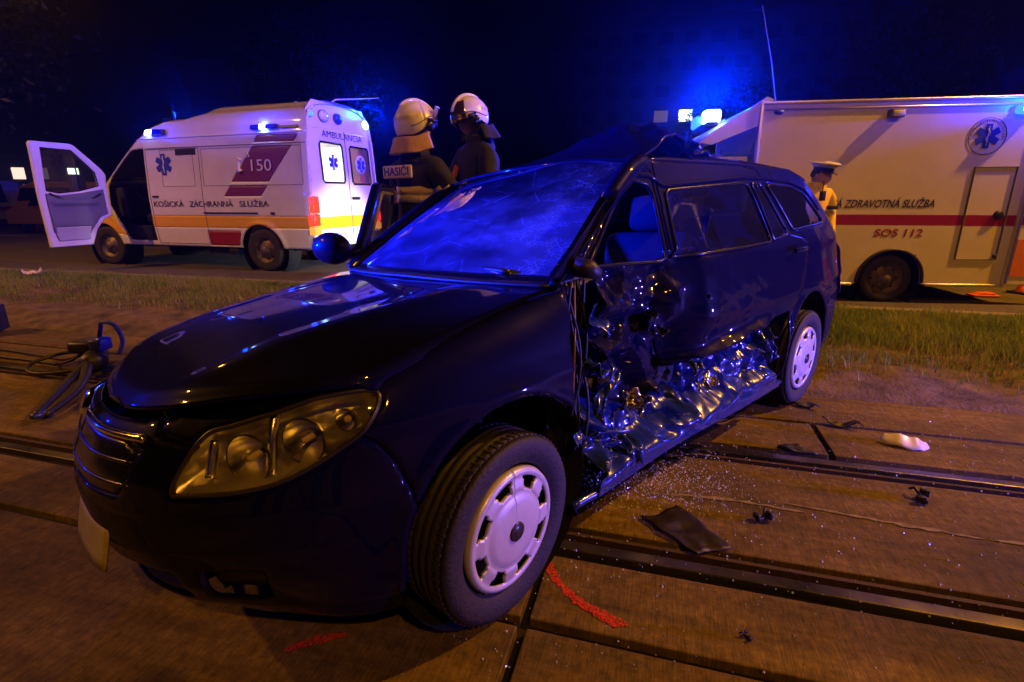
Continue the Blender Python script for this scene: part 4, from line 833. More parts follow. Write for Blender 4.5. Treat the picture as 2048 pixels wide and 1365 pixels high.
# rear: two doors with windows, lamps, bumper; lit treatment room behind
def vrear(y, z, e=0.): zt = 2.80; return np.stack([-1.115 - e + .05 * smooth(.7, 1.05, np.abs(y)) + .035 * smooth(1.5, 2.8, z), y, z], 1)
def yr(z): return np.interp(z, [.3, .42, .8, 1.3, 2.0, 2.28, 2.5, 2.66, 2.74], [.98, 1.01, 1.05, 1.05, 1.005, .975, .925, .88, .82]) * .985
zz_ = [.42, .8, 1.3, 2.0, 2.28, 2.5, 2.66, 2.74]; rout = [(float(yr(z)), z) for z in zz_] + [(.72, 2.83), (-.72, 2.83)] + [(-float(yr(z)), z) for z in zz_[::-1]]
routside = [(-9, -9), (9, -9), (9, 9), (-9, 9)]
winL = [(.66, 1.56), (.66, 2.14), (.62, 2.18), (.06, 2.18), (.03, 2.14), (.03, 1.56), (.07, 1.52), (.62, 1.52)]; winR = [(-.20, 1.55), (-.20, 2.13), (-.24, 2.17), (-.78, 2.17), (-.82, 2.13), (-.84, 1.55), (-.80, 1.51), (-.24, 1.51)]
ybr = [(2, .74), (2, .945), (-2, .945), (-2, .74)]
notr = lambda u, v: ~inpoly(u, v, rout)
for nm, (P, F, uv) in regions(lambda a, b_: vrear(a, b_), np.arange(-1.08, 1.081, .03), np.arange(.42, 2.85, .03), [(None, notr), ('pane_a', winL), ('pane_b', winR), ('yellow_band', ybr), ('door_a', [(-.085, .44), (-.085, 2.40), (.90, 2.40), (1.0, .44)]), ('door_b', [(-.095, .44), (-.095, 2.40), (-.90, 2.40), (-1.0, .44)]), ('rear_panel', rout)]).items():
    m = M_white if 'pane_' not in nm else glass('ambulance_window', tint=(.9, .92, .95), haze=.12, hazecol=(.9, .9, .9)); m = M_yellow if nm == 'yellow_band' else m
    obj({'pane_a': 'rear_window', 'pane_b': 'rear_window', 'door_a': 'rear_door', 'door_b': 'rear_door', 'yellow_band': 'yellow_band'}.get(nm, nm), P, F[:, ::-1], m, van, solid=0 if 'pane' in nm else .025)
for wl_ in (winL, winR):
    Q = np.array(wl_); MB().tube(vrear(Q[:, 0], Q[:, 1], .006), .018, 6, closed=True, cap=False).obj('window_seal', M_trim, van)
for y0 in (-.09, 1.0, -1.0):
    z = np.linspace(.5, 2.4, 12); MB().tube(vrear(y0 * np.interp(z, [.5, 1.3, 2.4], [.97, 1, .93]) if abs(y0) > .5 else 0 * z + y0, z, .003), .007, 5).obj('door_gap', M_seam, van)
MR = frame((-1.135, 0, 0), (-1, 0, 0), (0, -1, 0)); MR[:3, 1] = (0, 0, 1); MR[:3, 0] = (0, -1, 0); MR[:3, 2] = (-1, 0, 0)
def mrear(y, z, e=.006): M = MR.copy(); M[:3, 3] = vrear(np.array([y]), np.array([z]), e)[0]; return M
text('ambulancia_lettering', 'AMBULANCIA', mrear(-.045, 2.315), .155, M_ink, van, width=1.2)
star_of_life(van, mrear(.33, 1.86), .13); star_of_life(van, mrear(-.52, 1.86), .13)
MB().lathe([(0, 0), (.17, 0), (.17, .002), (0, .002)], 28, mrear(-.52, 1.86, .002)).obj('star_backing', M_white, van)
for sd in (1, -1):
    b = MB(); b.box((-1.09, sd * .955, 1.15), (.13, .17, .28)); o = b.obj('tail_lamp', M_tail_lit, van, bevel=.02)
    b = MB(); b.box((-1.09, sd * .965, .90), (.13, .17, .20)); b.obj('brake_lamp', M_tail_lit, o, bevel=.02)
    b = MB(); b.box((-1.09, sd * .965, .72), (.13, .17, .14)); b.obj('indicator', M_tail_amber, o, bevel=.02)
    b = MB(); b.box((-1.12, sd * .85, .52), (.14, .36, .20)); b.obj('bumper_corner', M_blackp, van, bevel=.03)
for y0, m_, r_ in ((.46, M_lampwhite, .12), (.06, M_starblue, .11), (.80, M_beacon_lit, .07), (-.80, M_beacon_core, .10)):
    b = MB(); b.lathe([(r_, 0), (r_ * .95, .03), (r_ * .6, .05), (0, .055)], 24, mrear(y0, 2.60, .0) @ np.diag([1, .75, 1, 1])); b.obj('rear_beacon' if m_ in (M_beacon_lit, M_beacon_core) else 'rear_lamp', m_, van)
    b = MB(); b.lathe([(r_ * 1.15, 0), (r_ * 1.12, .02), (r_, .02)], 24, mrear(y0, 2.60, .0) @ np.diag([1, .75, 1, 1])); b.obj('lamp_rim', M_seam, van)
b = MB(); b.box((-1.155, -.22, 1.25), (.03, .22, .05)); b.obj('door_catch', M_blackp, van, bevel=.01)
b = MB(); b.box((-1.16, .42, .60), (.012, .52, .115)); b.obj('number_plate', M_plate, van, smooth=False)
M_room = mat('room_lining', (.8, .8, .76), .6)
b = MB(); x0, x1, y0, y1, z0, z1 = 2.2, -1.0, -.86, .86, .62, 2.24
b.add([(x0, y0, z0), (x0, y1, z0), (x0, y1, z1), (x0, y0, z1), (x1, y0, z0), (x1, y1, z0), (x1, y1, z1), (x1, y0, z1)], [(0, 1, 2, 3), (0, 4, 5, 1), (3, 2, 6, 7), (0, 3, 7, 4), (1, 5, 6, 2)]); b.obj('treatment_room', M_room, van, smooth=False, solid=.01)
b = MB(); b.box((.6, .3, 2.20), (1.2, .25, .03)); b.obj('ceiling_lamp', mat('ceiling_lamp', (.9, .9, .85), .4, emit=(1., .93, .72), estr=9), van)
b = MB(); b.box((.2, -.5, 1.0), (1.5, .5, .12)); b.box((.6, .60, 1.75), (1.6, .3, .5)); b.obj('stretcher_and_cupboard', mat('room_grey', (.3, .32, .34), .6), van, bevel=.03)
V, F = grid(lambda u, v: np.stack([-.98 + .04 * np.sin(u * 9), -.40 - .46 * u, 1.3 + .95 * v - .15 * np.abs(u - .5)], 1), np.linspace(0, 1, 24), np.linspace(0, 1, 10)); obj('orange_jacket', V, F, mat('orange_cloth', (.55, .12, .02), .8), van, solid=.03)
# lettering and marks on the driver side
def mside(x, z, e=.004): M = np.eye(4); M[:3, 0] = (-1, 0, 0); M[:3, 1] = (0, .06 * -1, 1) / np.hypot(.06, 1) ; M[:3, 2] = np.cross(M[:3, 0], M[:3, 1]); M[:3, 3] = vside(np.array([x]), np.array([z]), e)[0]; return M
star_of_life(van, mside(1.98, 1.86, .006), .185)
for w_, x_, l_ in (('KOŠICKÁ', 1.99, .72), ('ZÁCHRANNÁ', 1.0, .98), ('SLUŽBA', .05, .62)): text('service_lettering', w_, mside(x_, 1.165, .010), .14, M_ink, van, width=l_)
text('number_lettering', '150', mside(-.16, 1.79, .016), .27, M_white, van, width=.42)
Mp = mside(.22, 1.80, .012); t = np.linspace(-.6, .75, 14); b = MB(); b.tube(xf(np.stack([.10 - .17 * np.cos(t), .17 * np.sin(t), 0 * t], 1), Mp), np.interp(t, [-.6, -.3, .45, .75], [.05, .028, .028, .05]), 8)
for k in range(2):
    t2 = np.linspace(-.1, .9, 8); q = .06 + .05 * k; b.tube(xf(np.stack([.06 + q * np.cos(t2 + .3), .12 + q * np.sin(t2 + .3), 0 * t2], 1), Mp), .008, 6)
b.obj('phone_mark', M_white, van)
# the open driver door, square to the body
vd = empty('driver_door', (3.40, 1.08, 0), 0, parent=van); vd['label'] = 'driver door swung wide open with a grey trim panel'
dpl = [(.06, .98), (.08, 1.30), (.07, 1.70), (.14, 1.80), (.56, 2.18), (.62, 2.20), (1.20, 2.20), (1.23, 2.16), (1.21, 1.5), (1.20, .46), (.52, .46), (.40, .72), (.24, .90)]
dwin = [(.20, 1.50), (.24, 1.74), (.60, 2.10), (1.09, 2.11), (1.10, 1.40), (.9, 1.36), (.55, 1.40)]
res = regions(lambda u, v: np.stack([0 * u - .04 * smooth(1.3, 2.2, v), u - .10 * smooth(1.2, 2.2, v) * .3, v], 1), np.arange(.0, 1.26, .02), np.arange(.44, 2.22, .02), [(None, dwin), ('door_shell', dpl)])
P, F, uv = res['door_shell']; obj('door_shell', P, F, M_white, vd, solid=.07)
Q = np.array(dpl) ; c = Q.mean(0); Pin = np.stack([-.035 + 0 * Q[:, 0], Q[:, 0], Q[:, 1]], 1)
trimp = [(.16, 1.0), (.16, 1.44), (.5, 1.38), (.9, 1.33), (1.12, 1.36), (1.12, .74), (1.08, .56), (.60, .56), (.46, .80), (.3, .95)]
P, F = None, None
res = regions(lambda u, v: np.stack([-.055 + .05 * (-1) * 0 - .035 * G((v - .86) / .12) * smooth(.3, .5, u) - .05 * G((v - 1.22) / .05) * smooth(.2, .4, u) * smooth(1.12, 1.0, u), u, v], 1), np.arange(.1, 1.2, .025), np.arange(.5, 1.5, .02), [('lower_pocket', [(.56, .56), (.52, .80), (1.1, .80), (1.08, .56)]), ('trim_panel', trimp)])
for nm, (P, F, uv) in res.items(): obj(nm, P - np.array([.02, 0, 0]), F, mat('door_trim_grey', (.13, .13, .16), .6) if nm == 'trim_panel' else mat('door_pocket', (.42, .43, .42), .55), vd, solid=.02)
t = np.linspace(0, 1, 16); MB().tube(np.stack([-.10 + 0 * t, .22 + .85 * t, 1.36 - .14 * np.sin(PI * t)], 1), .018, 6).obj('grab_handle', M_blackp, vd)
b = MB(); Q = np.array(dwin); Pw = np.stack([-.04 * smooth(1.3, 2.2, Q[:, 1]) - .035, Q[:, 0] - .03 * smooth(1.2, 2.2, Q[:, 1]), Q[:, 1]], 1); b.tube(Pw, .014, 6, closed=True, cap=False); b.tube([(-.04, .52, 1.42), (-.05, .54, 2.05)], .012, 6); b.obj('window_seal', M_trim, vd)
obj('window_pane', Pw, [tuple(range(len(Pw)))], M_wind, vd, smooth=False)
b = MB(); b.box((.16, .42, 1.50), (.10, .24, .40)); b.tube([(.0, .12, 1.45), (.14, .32, 1.45)], .02, 6); b.obj('door_mirror', M_blackp, vd, bevel=.03)
# ------------------------------------------------------------------ the box-body ambulance on the right
trk = empty('box_ambulance', (4.629, 6.98, 0), 3.022, 'white box-bodied ambulance with a dark red stripe and SOS 112 lettering', 'ambulance')
M_boxw = mat('box_white', (.66, .63, .57), .4, coat=.2, var=.08, vscale=2.5, bump=.04, bscale=6)
M_alu = mat('aluminium_edge', (.6, .58, .55), .35, metal=.7)
hw = .90
arch_t = [(-.37, -.2)] + ring(.02, .27, .36, 24, PI, 0) + [(.40, -.2)]
stripe = [(-1.3, .905), (-1.3, 1.025), (1.75, 1.045), (1.75, .925)]
def tside(x, z, e=0.): return np.stack([x, 0 * x + hw + e, z], 1)
tdoor = [(-.655, .53), (-.655, 1.55), (-1.085, 1.55), (-1.085, .53)]
pol = [(None, arch_t), ('side_door_stripe', [(-.655, .905), (-.655, 1.03), (-1.085, 1.025), (-1.085, .905)]), ('side_door', tdoor), ('red_stripe', stripe), ('box_side', [(-1.3, 0), (-1.3, 3), (2, 3), (2, 0)])]
for sd in (1, -1):
    for nm, (P, F, uv) in regions(lambda a, b_: tside(a, b_), np.linspace(-1.20, 1.68, 100), np.linspace(.23, 2.245, 80), pol if sd > 0 else pol[:1] + pol[3:]).items():
        F = F[:, ::-1]
        if sd < 0: P = P * [1, -1, 1]; F = F[:, ::-1]
        obj('red_stripe' if 'stripe' in nm else nm, P, F, M_red if 'stripe' in nm else M_boxw, trk, smooth=False, solid=.03)
b = MB(); b.box((.24, 0, 2.242), (2.88, 1.74, .04)); b.obj('box_roof', M_boxw, trk, smooth=False)
b = MB(); b.box((1.66, 0, 1.24), (.03, 1.73, 1.96)); b.obj('box_front', M_boxw, trk, smooth=False)
b = MB(); b.box((-1.17, 0, 1.24), (.03, 1.73, 1.96)); b.obj('box_rear', M_boxw, trk, smooth=False)
for (a, c_) in (((-1.215, hw + .004, 2.26), (1.69, hw + .004, 2.26)), ((-1.215, hw + .004, .225), (-.40, hw + .004, .225)), ((.44, hw + .004, .225), (1.69, hw + .004, .225)), ((1.69, hw + .004, .22), (1.69, hw + .004, 2.265)), ((-1.215, hw + .004, .22), (-1.215, hw + .004, 2.265)), ((1.69, -hw, .22), (1.69, -hw, 2.265)), ((1.69, -hw, 2.26), (1.69, hw, 2.26)), ((-1.215, -hw, 2.26), (-1.215, hw, 2.26))):
    a = np.array(a); c_ = np.array(c_); d = np.abs(c_ - a) + .036; b = MB(); b.box((a + c_) / 2, d); b.obj('edge_trim', M_alu, trk, bevel=.012)
b = MB(); b.box((.24, hw + .008, 2.19), (2.86, .012, .02)); b.obj('rain_rail', M_alu, trk)
for Pq in (tdoor,):
    Q = np.array(Pq); MB().tube(tside(Q[:, 0], Q[:, 1], .004), .012, 5, closed=True, cap=False).obj('door_seal', mat('seal_grey', (.10, .095, .09), .6), trk, smooth=False)
MB().lathe([(.05, 0), (.05, .015), (.035, .03), (0, .03)], 20, frame((-1.0, hw + .004, 1.03), (0, 1, 0))).obj('door_lock', M_blackp, trk)
MB().lathe([(.02, 0), (.02, .02), (0, .02)], 12, frame((-1.06, hw + .004, .57), (0, 1, 0))).obj('door_lock', M_blackp, trk)
MB().lathe([(.013, 0), (.013, .01), (0, .01)], 12, frame((-.22, hw + .002, .57), (0, 1, 0))).obj('rivet', M_seam, trk)
Mt = np.eye(4); Mt[:3, 0] = (-1, 0, 0); Mt[:3, 1] = (0, 0, 1); Mt[:3, 2] = (0, 1, 0)
def mt(x, z, e=.003): M = Mt.copy(); M[:3, 3] = (x, hw + e, z); return M
text('service_lettering', 'NÁ ZDRAVOTNÁ SLUŽBA', mt(.25, 1.155), .125, M_ink, trk, shear=.25, width=1.13, bold=.0015)
text('emergency_lettering', 'SOS 112', mt(.01, .825), .12, M_redink, trk, shear=.1, width=.52, bold=.0015)
Ms = mt(-.705, 1.87); star_of_life(trk, Ms, .125)
for r0, r1 in ((.192, .186), (.188, .187)): MB().lathe([(r0, 0), (r0, .003), (r1, .003), (r1, 0)], 44, Ms).obj('emblem_ring', M_ink, trk)
b = MB()
for k in range(26):
    a = PI * (-.06 + 1.12 * k / 25); b.box((0, 0, 0), (.006, .018 + .006 * (k % 3), .003)); b.V[-8:] = [tuple(q) for q in xf(xf(b.V[-8:], frame((.160 * math.cos(a), .160 * math.sin(a), .002), (0, 0, 1), (-math.sin(a), math.cos(a), 0))), Ms)]
b.obj('emblem_lettering', M_ink, trk, kind='stuff', smooth=False)
b = MB(); b.box((.28, hw + .035, 2.12), (.16, .09, .09)); o = b.obj('flood_lamp', M_seam, trk, bevel=.02); b = MB(); b.box((.28, hw + .09, 2.115), (.12, .02, .06)); b.obj('lamp_glass', M_lampwhite, o, bevel=.01)
MB().lathe([(.055, 0), (.05, .015), (0, .02)], 24, mt(1.50, 2.165, .002) @ np.diag([1.0, .55, 1, 1])).obj('side_marker', M_starblue, trk)
b = MB(); b.box((-1.02, hw + .05, 2.13), (.22, .11, .09)); o = b.obj('side_beacon', M_beacon_lit, trk, bevel=.03); b = MB(); b.box((-1.02, hw + .105, 2.13), (.18, .02, .045)); b.obj('beacon_lamp', M_beacon_core, o, bevel=.008)
# rear door, swung out past the corner
b = MB(); b.box((-1.53, hw + .02, 1.22), (.58, .04, 1.95)); o = b.obj('rear_door', M_boxw, trk, smooth=False, bevel=.006); o['label'] = 'rear door swung open past the corner'
b = MB(); b.box((-1.53, hw + .042, 1.30), (.36, .012, .50)); b.obj('door_window', M_dkglass, o, bevel=.004); b = MB(); b.box((-1.53, hw + .042, .97), (.578, .008, .10)); b.obj('red_stripe', M_red, o, smooth=False)
b = MB(); b.box((-1.53, hw + .043, .55), (.578, .01, .42)); b.obj('orange_film', mat('orange_film', (.7, .2, .03), .35), o, smooth=False)
for sd in (1, -1):
    road_wheel(trk, .02, sd * .86, sd, .285, .2, .18, M_steelrim, 0, 8)
    MB().lathe([(.40, -.30), (.40, .02), (.2, .02), (.02, .02)], 24, frame((.02, sd * .55, .27), (0, -sd, 0), (1, 0, 0))).obj('wheel_housing', M_black, trk)
Q = np.array(ring(.02, .27, .365, 24, PI * 1.02, -.02 * PI)); MB().tube(tside(Q[:, 0], Q[:, 1], .01), .018, 6).obj('arch_trim', M_blackp, trk)
b = MB(); b.box((1.2, 0, .30), (4.6, 1.3, .12)); b.obj('chassis', M_black, trk, smooth=False)
b = MB(); b.box((-1.30, 0, .26), (.22, 1.5, .03)); b.obj('rear_step', M_blackp, trk, smooth=False)
# cab: roof, screen, hood, flank; wind deflector and light bar on top
ct = np.array([(1.72, 1.74), (2.3, 1.74), (2.62, 1.66), (3.15, 1.12), (3.6, .98), (3.85, .78), (3.9, .40)])
cta = crom(ct, 6); ca = np.r_[0, np.cumsum(np.hypot(*np.diff(cta, axis=0).T))]
def cabskin(t, v): x = np.interp(t, ca, cta[:, 0]); z = np.interp(t, ca, cta[:, 1]); w_ = np.interp(z, [.4, 1.0, 1.74], [.82, .84, .68]); return np.stack([x, v * w_, z + .03 * (1 - v * v)], 1)
cx_ = lambda x: float(np.interp(x, cta[:, 0], ca))
for nm, (P, F, uv) in regions(cabskin, np.linspace(0, ca[-1], 60), np.linspace(-1, 1, 20), [('windscreen', [(cx_(2.66), -.92), (cx_(2.66), .92), (cx_(3.12), .92), (cx_(3.12), -.92)]), ('cab_roof', [(-1, -2), (99, -2), (99, 2), (-1, 2)])]).items(): obj(nm, P, F, M_dkglass if nm == 'windscreen' else M_white, trk)
for sd in (1, -1):
    for nm, (P, F, uv) in regions(lambda a, z: np.stack([a, sd * np.interp(z, [.2, 1.0, 1.74], [.82, .84, .68]), z], 1), np.arange(1.72, 3.95, .05), np.arange(.26, 1.75, .05), [(None, [tuple(p) for p in ct] + [(5, 0), (5, 3), (1, 3)]), (None, [(2.75, 0)] + ring(3.1, .28, .36, 20, PI, 0) + [(3.46, 0)]), ('cab_window', [(1.85, 1.06), (2.95, 1.06), (2.55, 1.58), (1.85, 1.62)]), ('cab_side', [(1, 0), (5, 0), (5, 3), (1, 3)])]).items():
        obj(nm, P, F if sd < 0 else F[:, ::-1], M_dkglass if nm == 'cab_window' else M_white, trk)
    road_wheel(trk, 3.1, sd * .80, sd, .285, .2, .18, M_steelrim)
def defl(u, v):      # u 0 front tip .. 1 at the box, v -1..1
    x = 2.32 - .72 * u; hwd = .87 + .01 * u; z = 1.88 + .44 * u ** .8; return np.stack([x - .10 * u * np.abs(v) ** 3 * 0, v * hwd, z - .02 * np.abs(v) ** 4], 1)
V, F = grid(defl, np.linspace(0, 1, 20), np.linspace(-1, 1, 20)); obj('wind_deflector', V, F, M_white, trk, solid=-.02)
for sd in (1, -1):
    pts = [(2.34, 1.86), (1.64, 2.33), (1.57, 2.30), (1.57, 2.12), (1.72, 2.02), (2.2, 1.83)]; b = MB(); b.prism(pts, -.012, .012, np.array([[1, 0, 0, 0], [0, 0, 1, sd * .885], [0, 1, 0, 0], [0, 0, 0, 1]])); b.obj('deflector_side', M_white, trk, smooth=False)
    b = MB(); b.prism([(1.72, 1.74), (1.62, 2.14), (1.56, 2.14), (1.62, 1.74)], -.02, .02, np.array([[1, 0, 0, 0], [0, 0, 1, sd * .72], [0, 1, 0, 0], [0, 0, 0, 1]])); b.obj('deflector_strut', M_boxw, trk, smooth=False)
b = MB(); b.box((2.05, -.25, 2.14), (.14, .9, .06)); o = b.obj('light_bar', M_blackp, trk, bevel=.01)
b = MB(); b.box((2.05, .10, 2.235), (.20, .22, .15)); b.obj('beacon_lamp', M_beacon_core, o, bevel=.03); b = MB(); b.box((2.05, -.5, 2.235), (.20, .3, .15)); b.obj('beacon_lamp', M_beacon_lit, o, bevel=.03)
MB().tube([(1.22, .0, 2.30), (1.36, 0, 2.9), (1.54, 0, 3.50)], [.006, .004, .004], 6).obj('whip_antenna', mat('antenna_brass', (.10, .08, .03), .6), trk)
# ------------------------------------------------------------------ people
M_skin = mat('skin', (.52, .31, .22), .5, var=.12, vscale=40)
M_turnout = mat('turnout_navy', (.010, .011, .022), .85, bump=.5, bscale=30, var=.3, vscale=12)
M_band = mat('reflective_band', (.62, .50, .20), .35, bump=.2, bscale=80)
M_bandg = mat('reflective_silver', (.50, .48, .42), .3)
M_leather = mat('neck_leather', (.36, .22, .07), .55, bump=.4, bscale=25, var=.25, vscale=10)
M_hel = mat('helmet_white', (.74, .71, .66), .28, coat=.6, var=.08, vscale=12)
M_hiviz = mat('hi_vis_yellow', (.88, .68, .0), .75, bump=.5, bscale=16, var=.12, vscale=8)
M_glove = mat('black_glove', (.012, .012, .012), .7)
M_hair = mat('dark_hair', (.02, .013, .01), .6)
M_visor = mat('visor_gold', (.42, .28, .06), .08, metal=.9)
def skin_mesh(J, E, rad, root=0, sub=2):
    me = bpy.data.meshes.new('tmp'); me.from_pydata([tuple(p) for p in J], E, []); me.update(); o = bpy.data.objects.new('tmp', me); COL.objects.link(o)
    sk = o.modifiers.new('k', 'SKIN'); sk.branch_smoothing = .6; sk.use_smooth_shade = True
    if not me.skin_vertices: raise RuntimeError('no skin layer')
    for i, r_ in enumerate(rad): me.skin_vertices[0].data[i].radius = r_ if np.ndim(r_) else (r_, r_); me.skin_vertices[0].data[i].use_root = (i == root)
    ss = o.modifiers.new('s', 'SUBSURF'); ss.levels = sub; ss.render_levels = sub
    bpy.context.view_layer.update(); ev = o.evaluated_get(bpy.context.evaluated_depsgraph_get()); m2 = bpy.data.meshes.new_from_object(ev)
    V = np.empty(len(m2.vertices) * 3); m2.vertices.foreach_get('co', V); V = V.reshape(-1, 3); F = [tuple(p.vertices) for p in m2.polygons]
    bpy.data.objects.remove(o); bpy.data.meshes.remove(m2); return V, F
def hand(name, wrist, direction, palm_n, m, parent, side):
    d = np.array(direction, float); M = frame(wrist, d, palm_n)   # local z along the hand, x the palm normal, y across
    b = MB(); t = np.linspace(0, PI, 9); b.lathe([(max(.001, math.sin(a)), -math.cos(a)) for a in t], 12, M @ np.array(frame((0, 0, .045), (0, 0, 1))) @ np.diag([.016, .042, .052, 1]))
    for k, (y0, L) in enumerate(((-.030, .062), (-.010, .074), (.010, .070), (.029, .055))):
        a = .35 + .1 * k; P = [(0, y0 * side, .075), (.006, y0 * 1.1 * side, .075 + L * .4), (.006 + L * .3 * a + .008, y0 * 1.15 * side, .075 + L * .72), (.02 + L * .62 * a, y0 * 1.15 * side, .075 + L * .92)]
        b.tube(xf(crom(P, 4), M), np.linspace(.0095, .0072, 13), 8)
    P = [(.002, -.030 * side, .02), (.010, -.052 * side, .045), (.022, -.056 * side, .072), (.032, -.050 * side, .09)]; b.tube(xf(crom(P, 4), M), np.linspace(.013, .0085, 13), 8)
    return b.obj(name, m, parent)
def person(loc, facing, height, mat_top, mat_leg, label, lean=0., arms=None, bulk=1.0, group=None, zsplit=.93):
    root = empty('person', loc, math.atan2(facing[1], facing[0]) - PI / 2, label, 'person', group); k = height / 1.78
    A = arms or {1: ((.27, .02, 1.16), (.25, .16, .95)), -1: ((-.27, .02, 1.16), (-.25, .16, .95))}
    J = [(0, 0, .96), (0, .0, 1.12), (0, .0, 1.28), (0, -.01, 1.42), (0, .0, 1.50), (0, .02, 1.56)]; r_ = [(.155 * bulk, .12 * bulk), (.15 * bulk, .12 * bulk), (.165 * bulk, .13 * bulk), (.13 * bulk, .11 * bulk), .066, .058]
    E = [(0, 1), (1, 2), (2, 3), (3, 4), (4, 5)]
    for s in (1, -1):
        i = len(J); J += [(s * .155, -.005, 1.425), (s * .205, 0, 1.37), A[s][0], A[s][1]]; r_ += [.075 * bulk, .07 * bulk, .055 * bulk, .042 * bulk]; E += [(3, i), (i, i + 1), (i + 1, i + 2), (i + 2, i + 3)]
        i = len(J); J += [(s * .095, 0, .86), (s * .105, .02, .50), (s * .11, -.015, .12), (s * .115, .05, .045), (s * .125, .17, .035)]; r_ += [.10 * bulk, .075 * bulk, .062, .05, (.045, .035)]; E += [(0, i), (i, i + 1), (i + 1, i + 2), (i + 2, i + 3), (i + 3, i + 4)]
    V, F = skin_mesh(J, E, r_); V = V * k
    V[:, 1] += lean * smooth(.9 * k, 1.6 * k, V[:, 2])
    wr = fbm(V * [14, 14, 9], 17, 3) * .0085; V = V + vnormp(V, F) * wr[:, None]
    cz = np.array([V[list(f), 2].mean() for f in F]); o = obj('body', V, F, [mat_top, mat_leg, M_blackp], root)
    o.data.polygons.foreach_set('material_index', np.where(cz > zsplit * k, 0, np.where(cz > .13, 1, 2)).astype(np.int32))
    for s in (1, -1):
        w_ = np.array(A[s][1]) * k; d = np.array(A[s][1]) - np.array(A[s][0]); w_[1] += lean * float(smooth(.9 * k, 1.6 * k, w_[2])); hand('hand', w_, d, (-s, 0, -.2), M_glove if mat_top is M_turnout else M_skin, root, s)
    return root, V, F, k
def vnormp(V, F):
    n = np.zeros_like(V)
    for f in F:
        f = list(f); a = np.cross(V[f[2]] - V[f[0]], V[f[-1]] - V[f[1]])
        n[f] += a
    return n / (np.linalg.norm(n, axis=1)[:, None] + 1e-12)
def band(name, V, F, z0, z1, m, parent, test=None, d=.006):
    N = vnormp(V, F); keep = [f for f in F if z0 <= V[list(f), 2].mean() <= z1 and (test is None or test(V[list(f)].mean(0)))]
    u = sorted({i for f in keep for i in f}); ix = {i: j for j, i in enumerate(u)}; P = V[u] + N[u] * d
    return obj(name, P, [tuple(ix[i] for i in f) for f in keep], m, parent, solid=-.004)
def head(M, parent, hair=True):
    """face along local +y"""
    th = np.linspace(0, 2 * PI, 41); ph = np.linspace(.02, PI - .02, 32)
    def fn(p, t):
        x = np.sin(p) * np.cos(t); y = np.sin(p) * np.sin(t); z = np.cos(p); f = smooth(.1, .9, y)
        X = .076 * x * (1 - .22 * smooth(-.2, -1, z) * 1.0); Y = .097 * y * (1 - .10 * smooth(0, -1, z) * (y < 0)); Z = .118 * z
        Y = Y + f * (.020 * G((x) / .16) * G((z + .12) / .20) + .008 * G(x / .3) * G((z + .72) / .16) + .004 * G(x / .2) * G((z + .42) / .06) - .009 * G((np.abs(x) - .38) / .16) * G((z - .06) / .12) + .005 * G((z - .24) / .07))
        return xf(np.stack([X, Y, Z], 1), M)
    V, F = grid(fn, ph, th); o = obj('head', V, F, M_skin, parent)
    for s in (1, -1):
        b = MB(); b.lathe([(.0095 * math.sin(a), -.0095 * math.cos(a)) for a in np.linspace(.05, PI - .05, 8)], 10, M @ np.array(frame((s * .030, .078, .010), (0, 1, 0)))); b.obj('eye', mat('eye_white', (.6, .58, .55), .2), o)
        b = MB(); b.lathe([(.030 * math.sin(a), -.010 * math.cos(a)) for a in np.linspace(.05, PI - .05, 8)], 12, M @ np.array(frame((s * .078, -.008, -.006), (s, -.3, 0), (0, 0, 1)))); b.obj('ear', M_skin, o)
    x = np.linspace(-.024, .024, 7); MB().tube(xf(np.stack([x, .092 - 8 * x * x, -.052 + 3 * x * x], 1), M), .004, 6).obj('mouth', mat('lips', (.35, .13, .10), .5), o)
    if hair:
        V, F = grid(lambda p, t: xf(np.stack([.083 * np.sin(p) * np.cos(t), -.006 + .104 * np.sin(p) * np.sin(t), .124 * np.cos(p)], 1), M), np.linspace(.02, 1.75, 14), np.linspace(PI * .94, PI * 2.06, 24)); obj('hair', V, F, M_hair, o, solid=.004)
    return o
def head_matrix(k, zc, yaw=0., pitch=0., y=.03): return np.array(Matrix.Translation((0, y, zc)) @ Matrix.Rotation(yaw, 4, 'Z') @ Matrix.Rotation(pitch, 4, 'X'))
